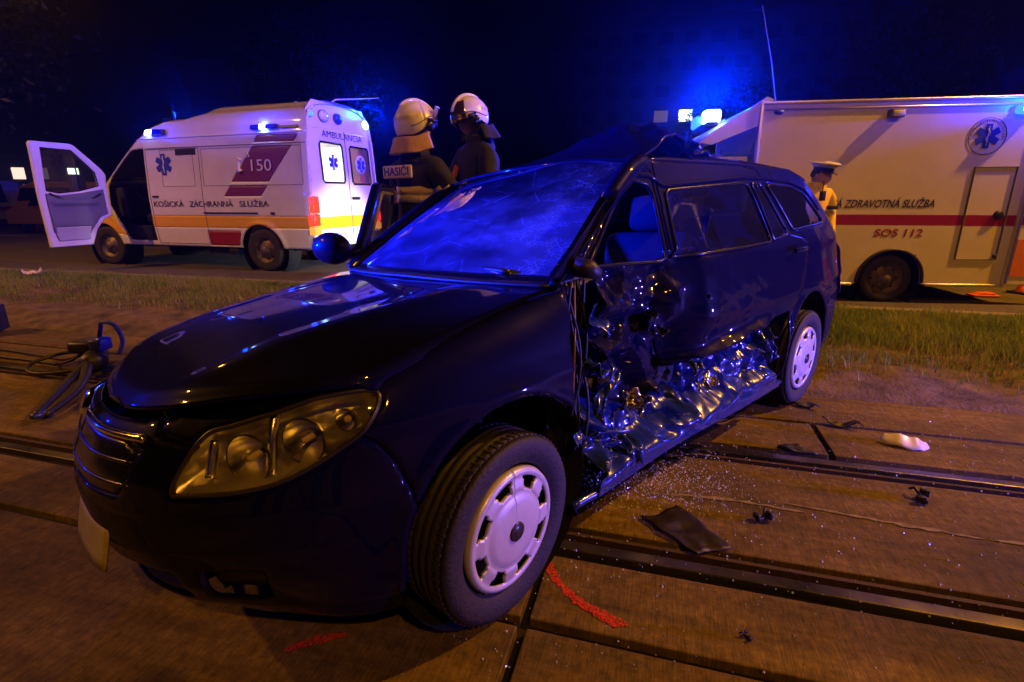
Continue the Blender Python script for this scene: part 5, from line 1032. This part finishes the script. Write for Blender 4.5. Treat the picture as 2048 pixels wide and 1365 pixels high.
def helmet(M, parent, flap, visor_up, dark_front=False, flap_m=None):
    def dome(a, p, e=0.):   # a azimuth (front = pi/2), p polar
        fr = np.sin(a); low = 1.60 + .52 * smooth(.5, -.6, fr); pp = p * low
        x = (.126 + e) * np.sin(pp) * np.cos(a); y = -.008 + (.152 + e) * np.sin(pp) * fr; z = .012 + (.148 + e) * np.cos(pp); z = z + .012 * G(np.cos(a) / .18) * np.sin(pp) * (p < .8)
        return xf(np.stack([x, y, z], 1), M)
    V, F = grid(dome, np.linspace(0, 2 * PI, 61), np.linspace(.01, 1, 26)); o = obj('helmet', V, F[:, ::-1], M_hel, parent, solid=.006)
    a = np.linspace(0, 2 * PI, 60, endpoint=False); MB().tube(dome(a, 0 * a + 1., .002), .007, 6, closed=True, cap=False).obj('helmet_edge', M_trim, o)
    b = MB(); q = np.linspace(-.55, .80, 20); pts = np.stack([0 * q, -.008 + -.0 + .155 * np.sin(q * 1.4), .014 + .154 * np.cos(q * 1.4)], 1); b.tube(xf(pts, M), np.linspace(.010, .016, 20), 8); b.obj('crest', M_hel, o)
    a = np.linspace(1.08 * PI, 1.92 * PI, 40); V, F = grid(lambda a_, p: dome(a_, p, .0035), a, np.linspace(.60, .68, 4)); obj('reflective_stripe', V, F[:, ::-1], M_bandg, o)
    a = np.linspace(-.2 * PI, 1.2 * PI, 50); MB().tube(dome(a, 0 * a + .80, .001), .0035, 6).obj('shell_seam', M_seam, o)
    for s in (1, -1):
        b = MB(); b.lathe([(.034, 0), (.034, .014), (.022, .02), (0, .02)], 16, M @ np.array(frame((s * .118, .035, -.01), (s, .25, 0)))); b.box((0, 0, 0), (.012, .07, .03)); b.V[-8:] = [tuple(v) for v in xf(np.array(b.V[-8:]) + [s * .124, .055, .025], M)]; b.obj('visor_hinge', M_trim, o)
    if visor_up is not None:    # face shield turned up on the hinges
        ang = np.linspace(.18 * PI, .82 * PI, 24); vz = np.linspace(0, 1, 8)
        def vis(a_, v_): rr = .136 + .01 * v_; tilt = visor_up; h = .0 + .07 * v_ * math.sin(tilt); rr = rr + .07 * v_ * math.cos(tilt); return xf(np.stack([rr * .92 * np.cos(a_), -.01 + rr * 1.08 * np.sin(a_), .045 + h], 1), M)
        V, F = grid(vis, ang, vz); obj('visor', V, F, M_visor if dark_front else glass('clear_visor', tint=(.8, .75, .7), haze=.25, hazecol=(.8, .7, .6)), o, solid=.003)
        MB().tube(vis(ang, 0 * ang + 1), .006, 6).obj('visor_rim', M_bandg, o)
    if dark_front:
        V, F = grid(lambda a_, p: dome(a_, p, .004), np.linspace(.22 * PI, .78 * PI, 20), np.linspace(.35, 1, 14)); obj('front_plate', V, F[:, ::-1], M_visor, o, solid=.004)
    if flap:
        def fl(a_, v_): fr = np.sin(a_); w_ = 1 + .27 * v_ + .05 * np.sin(a_ * 7) * v_; return xf(np.stack([.128 * w_ * np.cos(a_), -.02 + .15 * w_ * fr, -.075 - .105 * v_ + .03 * smooth(-.5, .3, fr)], 1), M)
        V, F = grid(fl, np.linspace(PI * .93, PI * 2.07, 40), np.linspace(0, 1, 12)); obj('neck_flap', V, F, flap_m or M_leather, o, solid=.006)
    return o
def collar(k, parent, m, r_=.095, z=1.50): MB().lathe([(r_ * 1.25, z * k - .05), (r_ * 1.08, z * k), (r_, z * k + .045), (r_ * .94, z * k + .04)], 24).obj('collar', m, parent)
# the firefighter seen from behind
p1, V, F, k = person((-.665, 3.78, 0), (.62, .78), 1.83, M_turnout, M_turnout, 'firefighter with a white helmet and tan neck guard seen from behind beside the ambulance', 0.02, {1: ((.30, .10, 1.18), (.20, .30, 1.10)), -1: ((-.30, .10, 1.18), (-.20, .30, 1.08))}, 1.18, 'firefighters behind the wreck')
tor = lambda c: abs(c[0]) < .27 * k
band('jacket_band', V, F, 1.215, 1.25, M_band, p1, None); band('jacket_band', V, F, 1.285, 1.32, M_band, p1, None); band('band_middle', V, F, 1.25, 1.285, M_bandg, p1, None, .005)
collar(k, p1, M_turnout)
Mh = head_matrix(k, 1.73, -.25, 0.05, .03); head(Mh, p1); helmet(Mh, p1, True, 1.35)
b = MB(); b.box((0, -.168, 1.425), (.29, .02, .085)); o = b.obj('back_badge', M_band, p1, bevel=.008)
Mb = np.eye(4); Mb[:3, 0] = (1, 0, 0); Mb[:3, 1] = (0, 0, 1); Mb[:3, 2] = (0, -1, 0); Mb[:3, 3] = (0, -.1795, 1.425); text('badge_lettering', 'HASIČI', Mb, .075, M_ink, o, width=.25, bold=.001)
# the firefighter facing him
p2, V, F, k = person((-.235, 4.25, 0.04), (-.86, -.5), 1.93, M_turnout, M_turnout, 'firefighter in dark kit with head bowed and a blackened helmet front', .06, {1: ((.32, .12, 1.16), (.16, .30, 1.06)), -1: ((-.32, .10, 1.16), (-.18, .28, 1.04))}, 1.2, 'firefighters behind the wreck')
band('jacket_band', V, F, 1.10, 1.15, M_band, p2, None); collar(k, p2, M_turnout)
b = MB(); b.tube([(.12, .15, 1.46), (.15, .20, 1.30), (.10, .22, 1.12)], .022, 8); b.obj('harness_strap', mat('orange_strap', (.35, .08, .01), .6), p2)
Mh = head_matrix(k, 1.79, .15, -.30, .09); head(Mh, p2); helmet(Mh, p2, True, None, True, M_turnout)
b = MB(); b.lathe([(.0, -.30), (.07, -.28), (.075, 0), (.075, .22), (.04, .27), (.03, .30), (0, .30)], 18, np.array(Matrix.Translation((0, -.25, 1.13)))); b.obj('air_cylinder', mat('cylinder_blue', (.01, .015, .10), .35), p2)
# the police officer
p3, V, F, k = person((3.285, 5.74, 0), (.35, -.93), 1.60, M_hiviz, mat('police_navy', (.012, .014, .03), .8), 'police officer in a yellow high visibility jacket and white topped cap', .03, {1: ((.27, .0, 1.16), (.23, .10, .92)), -1: ((-.27, .0, 1.16), (-.22, .12, .93))}, 1.12, None, .86)
band('jacket_band', V, F, 1.06, 1.10, M_bandg, p3, lambda c: abs(c[0]) < .22); collar(k, p3, M_hiviz, .085)
Mh = head_matrix(k, 1.455, .25, -.22, .035); head(Mh, p3)
b = MB(); b.lathe([(.090, .055), (.092, .085), (.094, .088)], 30, Mh @ np.diag([.93, 1.12, 1, 1])); b.obj('cap_band', mat('cap_navy', (.008, .009, .02), .6), p3)
V, F = grid(lambda a, v: xf(np.stack([np.interp(v, [0, .5, .8, 1], [.088, .132, .118, .0]) * np.cos(a), np.interp(v, [0, .5, .8, 1], [.105, .150, .135, .0]) * np.sin(a), np.interp(v, [0, .5, .8, 1], [.088, .122, .138, .142]) + .012 * np.sin(a)], 1), Mh), np.linspace(0, 2 * PI, 40), np.linspace(0, 1, 12)); obj('cap_crown', V, F, mat('cap_white', (.66, .66, .64), .7), p3)
V, F = grid(lambda a, v: xf(np.stack([(.086 + .010 * v) * np.cos(a), .102 * np.sin(a) + .052 * v * np.sin(a) ** 2, .055 - .022 * v * np.sin(a)], 1), Mh), np.linspace(.12 * PI, .88 * PI, 24), np.linspace(0, 1, 6)); obj('cap_peak', V, F, M_trim, p3, solid=.004)
b = MB(); b.box((.08, .150, 1.25), (.055, .035, .10)); b.tube([(.09, .15, 1.30), (.09, .15, 1.40)], .006, 6); b.obj('radio', M_blackp, p3, bevel=.01)
b = MB(); b.box((-.13, .12, 1.13), (.12, .05, .045)); b.obj('belt_pouch', M_blackp, p3, bevel=.01)

# the photographer and a bystander, just behind the camera: their shadows fall into the bottom of the picture
person((-.30, -.45, 0), (0, 1), 1.78, mat('coat_dark', (.02, .02, .025), .8), mat('jeans_dark', (.02, .025, .05), .8), 'person in a dark coat whose shadow falls at the bottom of the picture', .03, None, 1.15, 'people standing behind the camera')
head(head_matrix(1.0, 1.67, 0, 0, .03), bpy.data.objects[[o.name for o in COL.objects if o.name.startswith('person')][-1]])
person((-.95, -.55, 0), (.1, 1), 1.70, mat('coat_dark'), mat('jeans_dark'), 'bystander in a dark coat standing left of the photographer', .0, None, 1.1, 'people standing behind the camera')
head(head_matrix(.955, 1.62, 0, 0, .03), bpy.data.objects[[o.name for o in COL.objects if o.name.startswith('person')][-1]])
# ------------------------------------------------------------------ debris and rescue tool
def crumpled(name, pts, z, thick, m, seed, label, cat, amp=.02, n=14, group=None, dome=0.):
    """a bent sheet over the ground outline pts (a quad, counter-clockwise)"""
    P = np.array(pts, float); c = P.mean(0)
    def fn(u, v): q = (P[0] * ((1 - u) * (1 - v))[:, None] + P[1] * (u * (1 - v))[:, None] + P[2] * (u * v)[:, None] + P[3] * ((1 - u) * v)[:, None]) - c; X = np.stack([q[:, 0] * 9, q[:, 1] * 9, 0 * u + seed], 1); q = q + .010 * np.stack([vnoise(X * 2.3, seed), vnoise(X * 2.3, seed + 7)], 1); return np.stack([q[:, 0], q[:, 1], np.maximum(0, amp * fbm(X, seed, 3, True) * .5 + amp * .4) + dome * np.sin(PI * u) * np.sin(PI * v)], 1)
    V, F = grid(fn, np.linspace(0, 1, n), np.linspace(0, 1, n)); V[:, 2] -= V[:, 2].min() - .002
    o = obj(name, V, F, m, solid=thick); o.location = (c[0], c[1], z); return tag(o, label, cat, group)
M_sheet = mat('black_sheet', (.012, .008, .012), .5, bump=.3, bscale=30)
crumpled('plastic_sheet', [(.52, 1.79), (.66, 1.575), (.80, 1.61), (.69, 1.88)], .006, .003, M_sheet, 3, 'flat dark torn plastic sheet lying between the rails', 'plastic sheet', .014, 18)
dg = 'black plastic fragments on the tracks'
crumpled('bumper_fragment', [(1.76, 2.69), (1.80, 2.63), (1.94, 2.58), (1.90, 2.64)], .004, .006, M_blackp, 5, 'long thin black plastic strip left of the white lamp shard', 'debris', .05, 10, dg)
crumpled('bumper_fragment', [(1.73, 2.97), (1.76, 2.91), (1.86, 2.87), (1.84, 2.94)], .008, .008, M_blackp, 6, 'small black plastic lump behind the rear wheel', 'debris', .05, 10, dg)
crumpled('bumper_fragment', [(1.36, 2.41), (1.40, 2.35), (1.53, 2.31), (1.48, 2.39)], .004, .008, M_blackp, 7, 'jagged black plastic piece lying across the far rail', 'debris', .04, 10, dg)
def clip(loc, rz, label, s=1.):
    b = MB(); b.box((0, 0, .012), (.06, .018, .016)); b.box((-.02, .012, .02), (.016, .03, .02)); b.box((.022, -.01, .024), (.014, .03, .03)); b.tube([(.0, .0, .01), (.03, .02, .035), (.045, .03, .02)], .006, 6)
    o = b.obj('trim_clip', M_blackp, bevel=.003); o.location = (*loc, .002); o.rotation_euler = (0, 0, rz); o.scale = (s, s, s); tag(o, label, 'debris', 'black trim clips on the concrete')
clip((1.0, 1.78), .4, 'small black trim clip just right of the plastic sheet'); clip((1.74, 1.91), 1.2, 'small black trim clip near the right edge of the slab between rails', 1.15); clip((.69, 1.215), 2.2, 'tiny brown chip in the bottom slab', .45)
for i, (x, y, sz) in enumerate([(.47, 2.085, .09), (.55, 2.16, .06), (.78, 2.27, .07), (.40, 2.02, .05), (.66, 2.2, .05), (.9, 2.36, .05)]):
    a = .5 + i; ca, sa = math.cos(a) * sz, math.sin(a) * sz * .6
    crumpled('door_fragment', [(x - ca, y - sa), (x + sa * .6, y - ca * .5), (x + ca, y + sa), (x - sa * .6, y + ca * .5)], .003, .006, M_blackp if i % 2 == 0 else M_inner, 20 + i, 'crushed scrap of door lying in the glass under the sill', 'debris', .05, 8, 'scraps of door under the sill')
# white lamp shard: a curved shell lying on its back
def shell(u, v): a = PI * (.05 + .9 * u); r_ = .115 + .012 * np.sin(6 * u); return np.stack([r_ * np.cos(a) * (1 - .15 * v), .085 * np.sin(a) * (1 - .75 * v) - .03, .002 + .05 * v ** .7 * (.4 + .6 * np.sin(a)) + .004 * np.sin(u * 21)], 1)
V, F = grid(shell, np.linspace(0, 1, 24), np.linspace(0, 1, 10)); o = obj('lamp_shard', V, F, mat('shard_white', (.75, .72, .68), .35, coat=.4, var=.15, vscale=25), solid=.004); o.location = (2.04, 2.41, .003); o.rotation_euler = (.10, -.1, 2.75); tag(o, 'curved white broken lamp shell lying beyond the far rail', 'debris')
V, F = grid(lambda u, v: np.stack([.10 * (u - .5), .05 * (v - .5) + .0 * u, .018 + .010 * np.sin(u * 12) * np.sin(v * 9)], 1), np.linspace(0, 1, 12), np.linspace(0, 1, 10)); obj('lens_plate', V, F, glass('shard_clear', tint=(.8, .8, .8), haze=.3), o)
# litter on the left verge
crumpled('paper_litter', [(-8.25, 8.66), (-8.12, 8.5), (-7.9, 8.6), (-8.04, 8.78)], .04, .004, mat('litter_white', (.72, .66, .74), .7), 33, 'crumpled white paper lying in the left grass', 'litter', .10, 10)
# hydraulic rescue tool with hoses
tool = empty('rescue_spreader', (-3.08, 3.62, 0), 0, 'black hydraulic spreader with a blue carrying handle and looped hoses beside the bumper', 'rescue tool')
tool.scale = (.9, .9, .8)
M_tool = mat('tool_black', (.016, .015, .015), .45, var=.3, vscale=20); M_blueh = mat('tool_blue', (.012, .02, .32), .35, coat=.4); M_hose = mat('hose_black', (.02, .014, .014), .5)
b = MB(); b.lathe([(0, -.24), (.06, -.24), (.075, -.20), (.075, .05), (.095, .07), (.095, .20), (.05, .24), (0, .24)], 20, frame((-.1, .12, .12), (.55, -.85, .06))); b.obj('tool_body', M_tool, tool)
for k, (a, dx) in enumerate(((0, .0), (.09, -.10))):
    P = crom([(.0, -.10, .13), (.16 + dx, -.34, .09), (.30 + dx * 1.2, -.62, .07), (.36 + dx * .6, -.92, .045)], 6); MB().tube(P, np.linspace(.042, .020, len(P)), 8).obj('spreader_arm', M_tool, tool)
MB().tube([(.33, -.86, .03), (.335, -.98, .06)], [.035, .02], 8).obj('spreader_tip', M_blueh, tool)
P = crom([(-.14, .20, .16), (-.04, .16, .40), (.0, .14, .46), (.11, .12, .44), (.17, .10, .30), (.16, .04, .18)], 6); MB().tube(P, .018, 8).obj('carry_handle', M_blueh, tool)
b = MB(); b.box((-.02, .10, .26), (.09, .16, .12)); b.obj('valve_block', M_blueh, tool, bevel=.02); b = MB(); b.box((-.26, .26, .20), (.22, .22, .12)); b.obj('control_grip', M_tool, tool, bevel=.03)
for j, pts in enumerate(([(-.28, .30, .20), (-.42, .36, .12), (-.58, .26, .10), (-.60, .02, .08), (-.42, -.10, .05), (-.1, -.04, .06)], [(-.26, .24, .16), (-.55, .34, .03), (-1.0, .52, .02), (-1.7, .75, .02), (-2.6, .8, .02)], [(-.24, .2, .16), (-.5, .22, .03), (-1.0, .38, .02), (-1.8, .58, .02), (-2.8, .55, .02)])):
    MB().tube(crom(pts, 8), .013 if j else .017, 8).obj('hose', M_hose, tool)
# navy bag at the left edge
b = MB(); b.box((0, 0, .15), (.28, .22, .24)); b.tube([(-.1, 0, .28), (-.06, 0, .36), (.06, 0, .36), (.1, 0, .28)], .012, 6); o = b.obj('equipment_bag', mat('bag_navy', (.006, .009, .03), .6, bump=.4, bscale=30), bevel=.04); o.location = (-5.12, 4.84, 0); o.rotation_euler = (0, 0, .4); tag(o, 'navy equipment bag standing at the left edge of the paving', 'bag')
# wheel chock and cone by the box ambulance
b = MB(); b.box((0, 0, .012), (.30, .16, .022)); b.prism([(-.10, .02), (.10, .02), (.10, .05), (-.04, .05)], -.06, .06, np.array([[1, 0, 0, 0], [0, 0, 1, 0], [0, 1, 0, 0], [0, 0, 0, 1]])); M_cone = mat('cone_orange', (.75, .13, .03), .5)
o = b.obj('wheel_chock', M_cone, bevel=.006); o.location = (6.02, 6.45, .004); o.rotation_euler = (0, 0, -.15); tag(o, 'flat orange wheel chock under the rear corner of the box ambulance', 'wheel chock')
cn = empty('traffic_cone', (6.72, 6.60, .0), .2, 'orange and white traffic cone at the right edge behind the box ambulance', 'cone'); b = MB(); b.box((0, 0, .015), (.28, .28, .03)); b.obj('cone_base', M_blackp, cn, bevel=.01)
MB().lathe([(.11, .03), (.085, .12), (.084, .12)], 24).obj('cone_body', M_cone, cn); MB().lathe([(.085, .12), (.062, .24)], 24).obj('cone_sleeve', M_white, cn); MB().lathe([(.062, .24), (.03, .40), (0, .40)], 24).obj('cone_body', M_cone, cn)
# ------------------------------------------------------------------ background: street lamps, trees, buildings, parked vehicles
M_pole = mat('lamp_pole', (.22, .22, .22), .5, metal=.4); M_lamphead = mat('lamp_glow', (1, .8, .5), .4, emit=(1., .55, .15), estr=30)
def street_lamp(x, y, h, toward, power, label):
    rt = empty('street_lamp', (x, y, 0), math.atan2(toward[1], toward[0]), label, 'street lamp', 'sodium street lamps along the road')
    if LAMP_I == 3: MB().tube([(-16, 0, h + 1.2), (0, 0, h + .2), (17, 0, h + 1.2)], .012, 6).obj('span_wire', M_pole, rt)
    else: MB().tube([(-1.6, 0, -.05), (-1.6, 0, 1.2), (-1.6, 0, h - 1.2), (-1.3, 0, h - .2), (-.25, 0, h + .12)], [.10, .085, .06, .05, .04], 10).obj('pole', M_pole, rt)
    b = MB(); b.lathe([(max(.001, math.sin(a)), -math.cos(a)) for a in np.linspace(0, PI, 10)], 14, np.array(Matrix.Translation((.1, 0, h + .12))) @ np.diag([.40, .16, .09, 1])); b.obj('lamp_head', M_pole, rt)
    b = MB(); b.lathe([(0, 0), (.09, .0)], 14, np.array(Matrix.Translation((.12, 0, h + .015))) @ np.diag([2.0, 1, 1, 1])); b.obj('lamp_glass', M_lamphead, rt)
    light('sodium_light', (x + .12 * math.cos(math.atan2(toward[1], toward[0])), y + .12 * math.sin(math.atan2(toward[1], toward[0])), h - .12), power, SODIUM, .14, 'SPOT', (x + 1.2 * math.cos(math.atan2(toward[1], toward[0])), y + 1.2 * math.sin(math.atan2(toward[1], toward[0])), 0), R((150, 150, 124, 152)[LAMP_I]), .5 if LAMP_I == 2 else .35)
LAMP_I = 0
for i, (p, e) in enumerate(LAMPS): LAMP_I = i; street_lamp(p[0], p[1], p[2], ((-1, .2), (-.4, 1), (1, .3), (1, -1))[i], e, ('street lamp on the right by the box ambulance', 'street lamp behind the photographer', 'street lamp at the left end of the tracks', 'street lamp hung on a span wire beyond the van ambulance')[i])
M_leaf = mat('tree_leaf', (.03, .04, .014), .6, var=.5, vscale=1.5); M_bark = mat('bark', (.07, .05, .035), .9, bump=.6, bscale=30)
def make_tree(name, h, rad, seed, n=5200, leaf=.17):
    q = np.random.default_rng(seed); rt = empty(name, (0, 0, 0)); b = MB(); b.tube(crom([(0, 0, -.1), (.05, 0, h * .2), (-.05, .05, h * .45), (.05, 0, h * .75)], 5), np.linspace(.22, .06, 16), 9); C_ = []
    for k in range(11):
        a = k * 2.4; z0 = h * q.uniform(.3, .6); e = np.array([math.cos(a) * rad * q.uniform(.5, .85), math.sin(a) * rad * q.uniform(.5, .85), z0 + h * q.uniform(.12, .32)]); b.tube(crom([(0, 0, z0), e * [.5, .5, 0] + [0, 0, (z0 + e[2]) / 2 + .2], e], 4), np.linspace(.09, .025, 9), 6); C_.append(e)
    b.obj('trunk', M_bark, rt); C_ += [np.array([q.normal(0, rad * .4), q.normal(0, rad * .4), h * q.uniform(.62, .97)]) for _ in range(9)]
    c = np.array(C_)[q.integers(0, len(C_), n)] + q.normal(0, 1, (n, 3)) * [rad * .24, rad * .24, h * .075]; d = q.normal(0, 1, (n, 3)); d /= np.linalg.norm(d, axis=1)[:, None]; e2 = np.cross(d, q.normal(0, 1, (n, 3))); e2 /= np.linalg.norm(e2, axis=1)[:, None]; s = leaf * q.uniform(.5, 1.2, n)[:, None]
    V = np.stack([c - d * s, c + e2 * s * .45, c + d * s, c - e2 * s * .45], 1).reshape(-1, 3); k = np.arange(n) * 4; obj('crown', V, np.stack([k, k + 1, k + 2, k + 3], 1), M_leaf, rt, smooth=False); return rt
def copy_thing(o, loc, rz, label, s=1., parent=None):
    c = o.copy(); COL.objects.link(c)
    if parent is None: c.location = loc; c.rotation_euler = (0, 0, rz); c.scale = (s, s, s); c['label'] = label
    else: c.parent = parent
    for ch in [k for k in COL.objects if k.parent is o]: copy_thing(ch, None, 0, None, 1, c)
    return c
tr0 = make_tree('broadleaf_tree', 9.5, 3.4, 41); tr0.location = (-21.5, 21.5, 0); tag(tr0, 'dim broadleaf tree at the left above the parked vehicles', 'tree', 'trees along the far side of the road')
for loc, rz, lab, s in (((-11, 31, 0), 1.2, 'dark tree behind the van ambulance roof', 1.0), ((17, 42, 0), 2.2, 'dark tree just above the left half of the box ambulance', .95), ((23, 33, 0), 3.6, 'dark tree above the right half of the box ambulance', 1.05)): copy_thing(tr0, loc, rz, lab, s)
# apartment block with a few lit windows
M_panel = mat('block_panel', (.03, .029, .028), .85, var=.2, vscale=.6); M_winoff = mat('window_dark', (.012, .013, .018), .1)
blk = empty('apartment_block', (26.2, 68, 0), -.22, 'dark apartment block behind the crash with only a few lit windows', 'building')
b = MB(); b.box((0, 6, 11), (38, 12, 22)); b.obj('wall', M_panel, blk, smooth=False); b = MB(); b.box((0, 6, 22.2), (38.4, 12.4, .5)); b.obj('roof_edge', M_panel, blk, smooth=False)
M_litw = mat('window_lit_white', (.9, .9, .8), .5, emit=(.95, 1., .70), estr=2.6); M_litd = mat('window_lit_dim', (.9, .8, .5), .5, emit=(1., .7, .4), estr=.10); M_litp = mat('window_lit_pink', (.9, .8, .5), .5, emit=(1., .72, .55), estr=1.3)
wb = MB(); wb.box((0, 0, 0), (1.7, .12, 1.35)); wf = MB(); wf.box((0, .02, 0), (1.9, .1, 1.55)); w0 = None
def pick(px, py, name):   # (column, row) of a lit pane is chosen below
    return None
LIT = {}
wins = []
for i in range(12):
    for j in range(7):
        x = -16.5 + i * 3.0; z = 2.2 + j * 2.9
        if w0 is None: f0 = wf.obj('window', mat('block_frame', (.028, .027, .026), .8), blk, smooth=False); p0 = wb.obj('pane', M_winoff, f0, smooth=False); w0 = f0; f, p = f0, p0
        else: f = f0.copy(); COL.objects.link(f); p = p0.copy(); COL.objects.link(p); p.parent = f
        f.location = (x, -.03, z); p.location = (0, -.04, 0); wins.append((i, j, p))
def relit(i, j, m):
    for a, c, p in wins:
        if (a, c) == (i, j): p.data = p.data.copy(); p.data.materials[0] = m
relit(4, 3, M_litw); relit(3, 3, M_litd); relit(2, 2, M_litp)
# far tower with a flared head
tw_ = empty('concrete_tower', (-33, 62, 0), .2, 'dim flared concrete tower rising behind the van ambulance', 'tower'); b = MB(); b.box((0, 0, 6), (3.4, 3.4, 12.2)); b.obj('shaft', M_panel, tw_, smooth=False)
b = MB(); b.add([(-1.9, -1.9, 12), (1.9, -1.9, 12), (1.9, 1.9, 12), (-1.9, 1.9, 12), (-2.6, -2.6, 15.4), (2.6, -2.6, 15.4), (2.6, 2.6, 15.4), (-2.6, 2.6, 15.4)], [(3, 2, 1, 0), (4, 5, 6, 7), (0, 1, 5, 4), (1, 2, 6, 5), (2, 3, 7, 6), (3, 0, 4, 7)]); b.obj('flared_head', mat('tower_brick', (.16, .09, .07), .9), tw_, smooth=False)
# parked vehicles at the left
def simple_van(name, loc, rz, label, cat, paint, band_m, L=4.4, Wd=1.75, H=1.9, hood=1.0, lit_tail=False):
    rt = empty(name, loc, rz, label, cat); out = [(-L / 2, .35), (-L / 2 - .02, 1.0), (-L / 2 + .12, H - .1), (-L / 2 + .35, H), (L * .12, H), (L * .26, H - .12), (L * .36, hood + .05), (L * .47, hood - .12), (L / 2, .7), (L / 2, .35)]
    b = MB(); P = np.array(out); n = len(P); V = []
    for y, s in ((-Wd / 2, 1), (-Wd / 2 + .06, 0), (Wd / 2 - .06, 0), (Wd / 2, 1)):
        for x, z in P: V.append((x * (.985 if s else 1), y * (1 - .12 * smooth(1.0, H, z)), z - (.03 if s and z > 1 else 0)))
    F = [(r_ * n + i, r_ * n + (i + 1) % n, (r_ + 1) * n + (i + 1) % n, (r_ + 1) * n + i) for r_ in range(3) for i in range(n)] + [tuple(range(n))[::-1], tuple(3 * n + i for i in range(n))]; b.add(V, F); b.obj('body', paint, rt, auto=35, bevel=.02)
    for s in (1, -1):
        wy = s * (Wd / 2 * .95 + .005); b = MB(); b.prism([(-L * .38, 1.05), (L * .33, 1.05), (L * .23, H - .2), (-L * .36, H - .2)], -.012, .012, np.array([[1, 0, 0, 0], [0, 0, 1, wy], [0, 1, 0, 0], [0, 0, 0, 1]])); b.obj('side_window', M_dkglass, rt, smooth=False)
        for x in (-L * .30, L * .31): road_wheel(rt, x, s * Wd * .46, s, .32, .19, .19, M_steelrim)
        b = MB(); b.box((-L / 2 - .03, s * Wd * .42, 1.05), (.06, .16, .42)); b.obj('tail_lamp', M_tail_lit if lit_tail else M_tail, rt, bevel=.02); b = MB(); b.box((L / 2 - .03, s * Wd * .36, .78), (.08, .3, .16)); b.obj('headlamp', M_lampwhite, rt, bevel=.03)
        if band_m: b = MB(); b.box((-.1, s * (Wd / 2 + .004), .85), (L * .9, .008, .22)); b.obj('side_band', band_m, rt, smooth=False)
    return rt
simple_van('yellow_van', (-17.5, 20.9, 0), 2.85, 'yellow van parked beyond the open ambulance door', 'van', mat('van_yellow', (.75, .38, .02), .35, coat=.4), None)
simple_van('patrol_van', (-27.0, 26.2, 0), -2.6, 'white van with a red band and lit tail lamp at the left edge', 'van', M_white, M_red, 4.8, 1.9, 2.2, 1.1, True)
for i, (x, y, c, lab) in enumerate(((-31, 36, (.10, .11, .12), 'grey car parked far left below the trees'), (-27, 38, (.3, .3, .3), 'pale car parked far off behind the ambulance door'), (-23, 40, (.08, .02, .02), 'dark red car parked far off beside the pale one'))): simple_van('parked_car', (x, y, 0), 2.9 + .1 * i, lab, 'car', mat('car_far_%d' % i, c, .3, coat=.5), None, 4.2, 1.7, 1.45, .95)
ks = empty('kiosk', (-37.6, 42, 0), .35, 'low kiosk with lit shop windows behind the open ambulance door', 'kiosk'); b = MB(); b.box((0, 1.5, 2.2), (9, 3, 4.4)); b.obj('wall', M_panel, ks, smooth=False); b = MB(); b.box((0, 1.3, 4.5), (9.6, 3.8, .2)); b.obj('roof', M_panel, ks, smooth=False)
for x, w_, m_ in ((-3.2, 1.6, mat('shop_lit_amber', (1, .7, .2), .5, emit=(1, .62, .10), estr=3.2)), (-.6, 1.1, M_litp), (1.0, .7, M_litd), (2.9, 1.0, M_litw)):
    b = MB(); b.box((x, -.03, 3.25), (w_ * .7, .08, .85)); b.obj('shop_window', m_, ks, smooth=False)
# ------------------------------------------------------------------ beacon light, tail light, work light, night air
def local(o, p): c, s = math.cos(o.rotation_euler.z), math.sin(o.rotation_euler.z); return (o.location.x + p[0] * c - p[1] * s, o.location.y + p[0] * s + p[1] * c, o.location.z + p[2])
beacon(local(trk, (2.05, .05, 2.42)), 3800, .10)
beacon(local(trk, (-1.02, 1.10, 2.16)), 150, .05)
beacon(local(van, (2.2, 1.30, 2.42)), 28, .05)
beacon(local(van, (-.28, 1.28, 2.42)), 28, .05)
beacon(local(van, (2.62, -.4, 2.9)), 260, .1)
beacon(local(van, (-1.28, -.80, 2.8)), 900, .08)
light('blue_light', (6.4, .5, .34), 3000, (.16, .10, 1.0), .08, 'SPOT', (1.15, 2.8, .78), R(44), .7)
beacon((-8.5, 4.2, 2.0), 280, .12)
light('blue_light', (-8.4, 3.6, 2.0), 42000, BLUE, .12, 'SPOT', (-.1, 2.25, 1.13), R(13), .7)  # added spot with no lamp behind it, turns the windscreen alone blue
light('room_light', local(van, (.3, .3, 2.0)), 130, (1., .92, .75), .2)
light('tail_light', local(van, (-1.25, .95, .95)), 2.5, (1, .08, .03), .05)
for sy in (.62, -.62):
    b = MB(); b.lathe([(0, .03), (.07, .025), (.09, 0), (.09, -.04)], 20, frame((3.90, sy, .66), (1, 0, 0))); b.obj('headlamp', mat('headlamp_lit', (.9, .9, .85), .2, emit=(1., .95, .85), estr=12), trk)
    p0 = local(trk, (4.02, sy, .66)); light('headlamp_beam', p0, 1500 if sy < 0 else 500, (1., .93, .86), .06, 'SPOT', (-3.25, 9.75, .62), R(30), .8)
hz = MB(); hz.box((0, 30, 12), (170, 160, 27)); m = bpy.data.materials.new('night_haze'); m.use_nodes = True; n = m.node_tree.nodes; n.remove(n['Principled BSDF']); pv = n.new('ShaderNodeVolumePrincipled'); pv.inputs['Density'].default_value = .0014; pv.inputs['Color'].default_value = (.9, .92, 1, 1); pv.inputs['Anisotropy'].default_value = .91
m.node_tree.links.new(pv.outputs[0], n['Material Output'].inputs['Volume']); hz.obj('haze', m, smooth=False, kind='stuff', label='thin night haze glowing blue round the beacons')
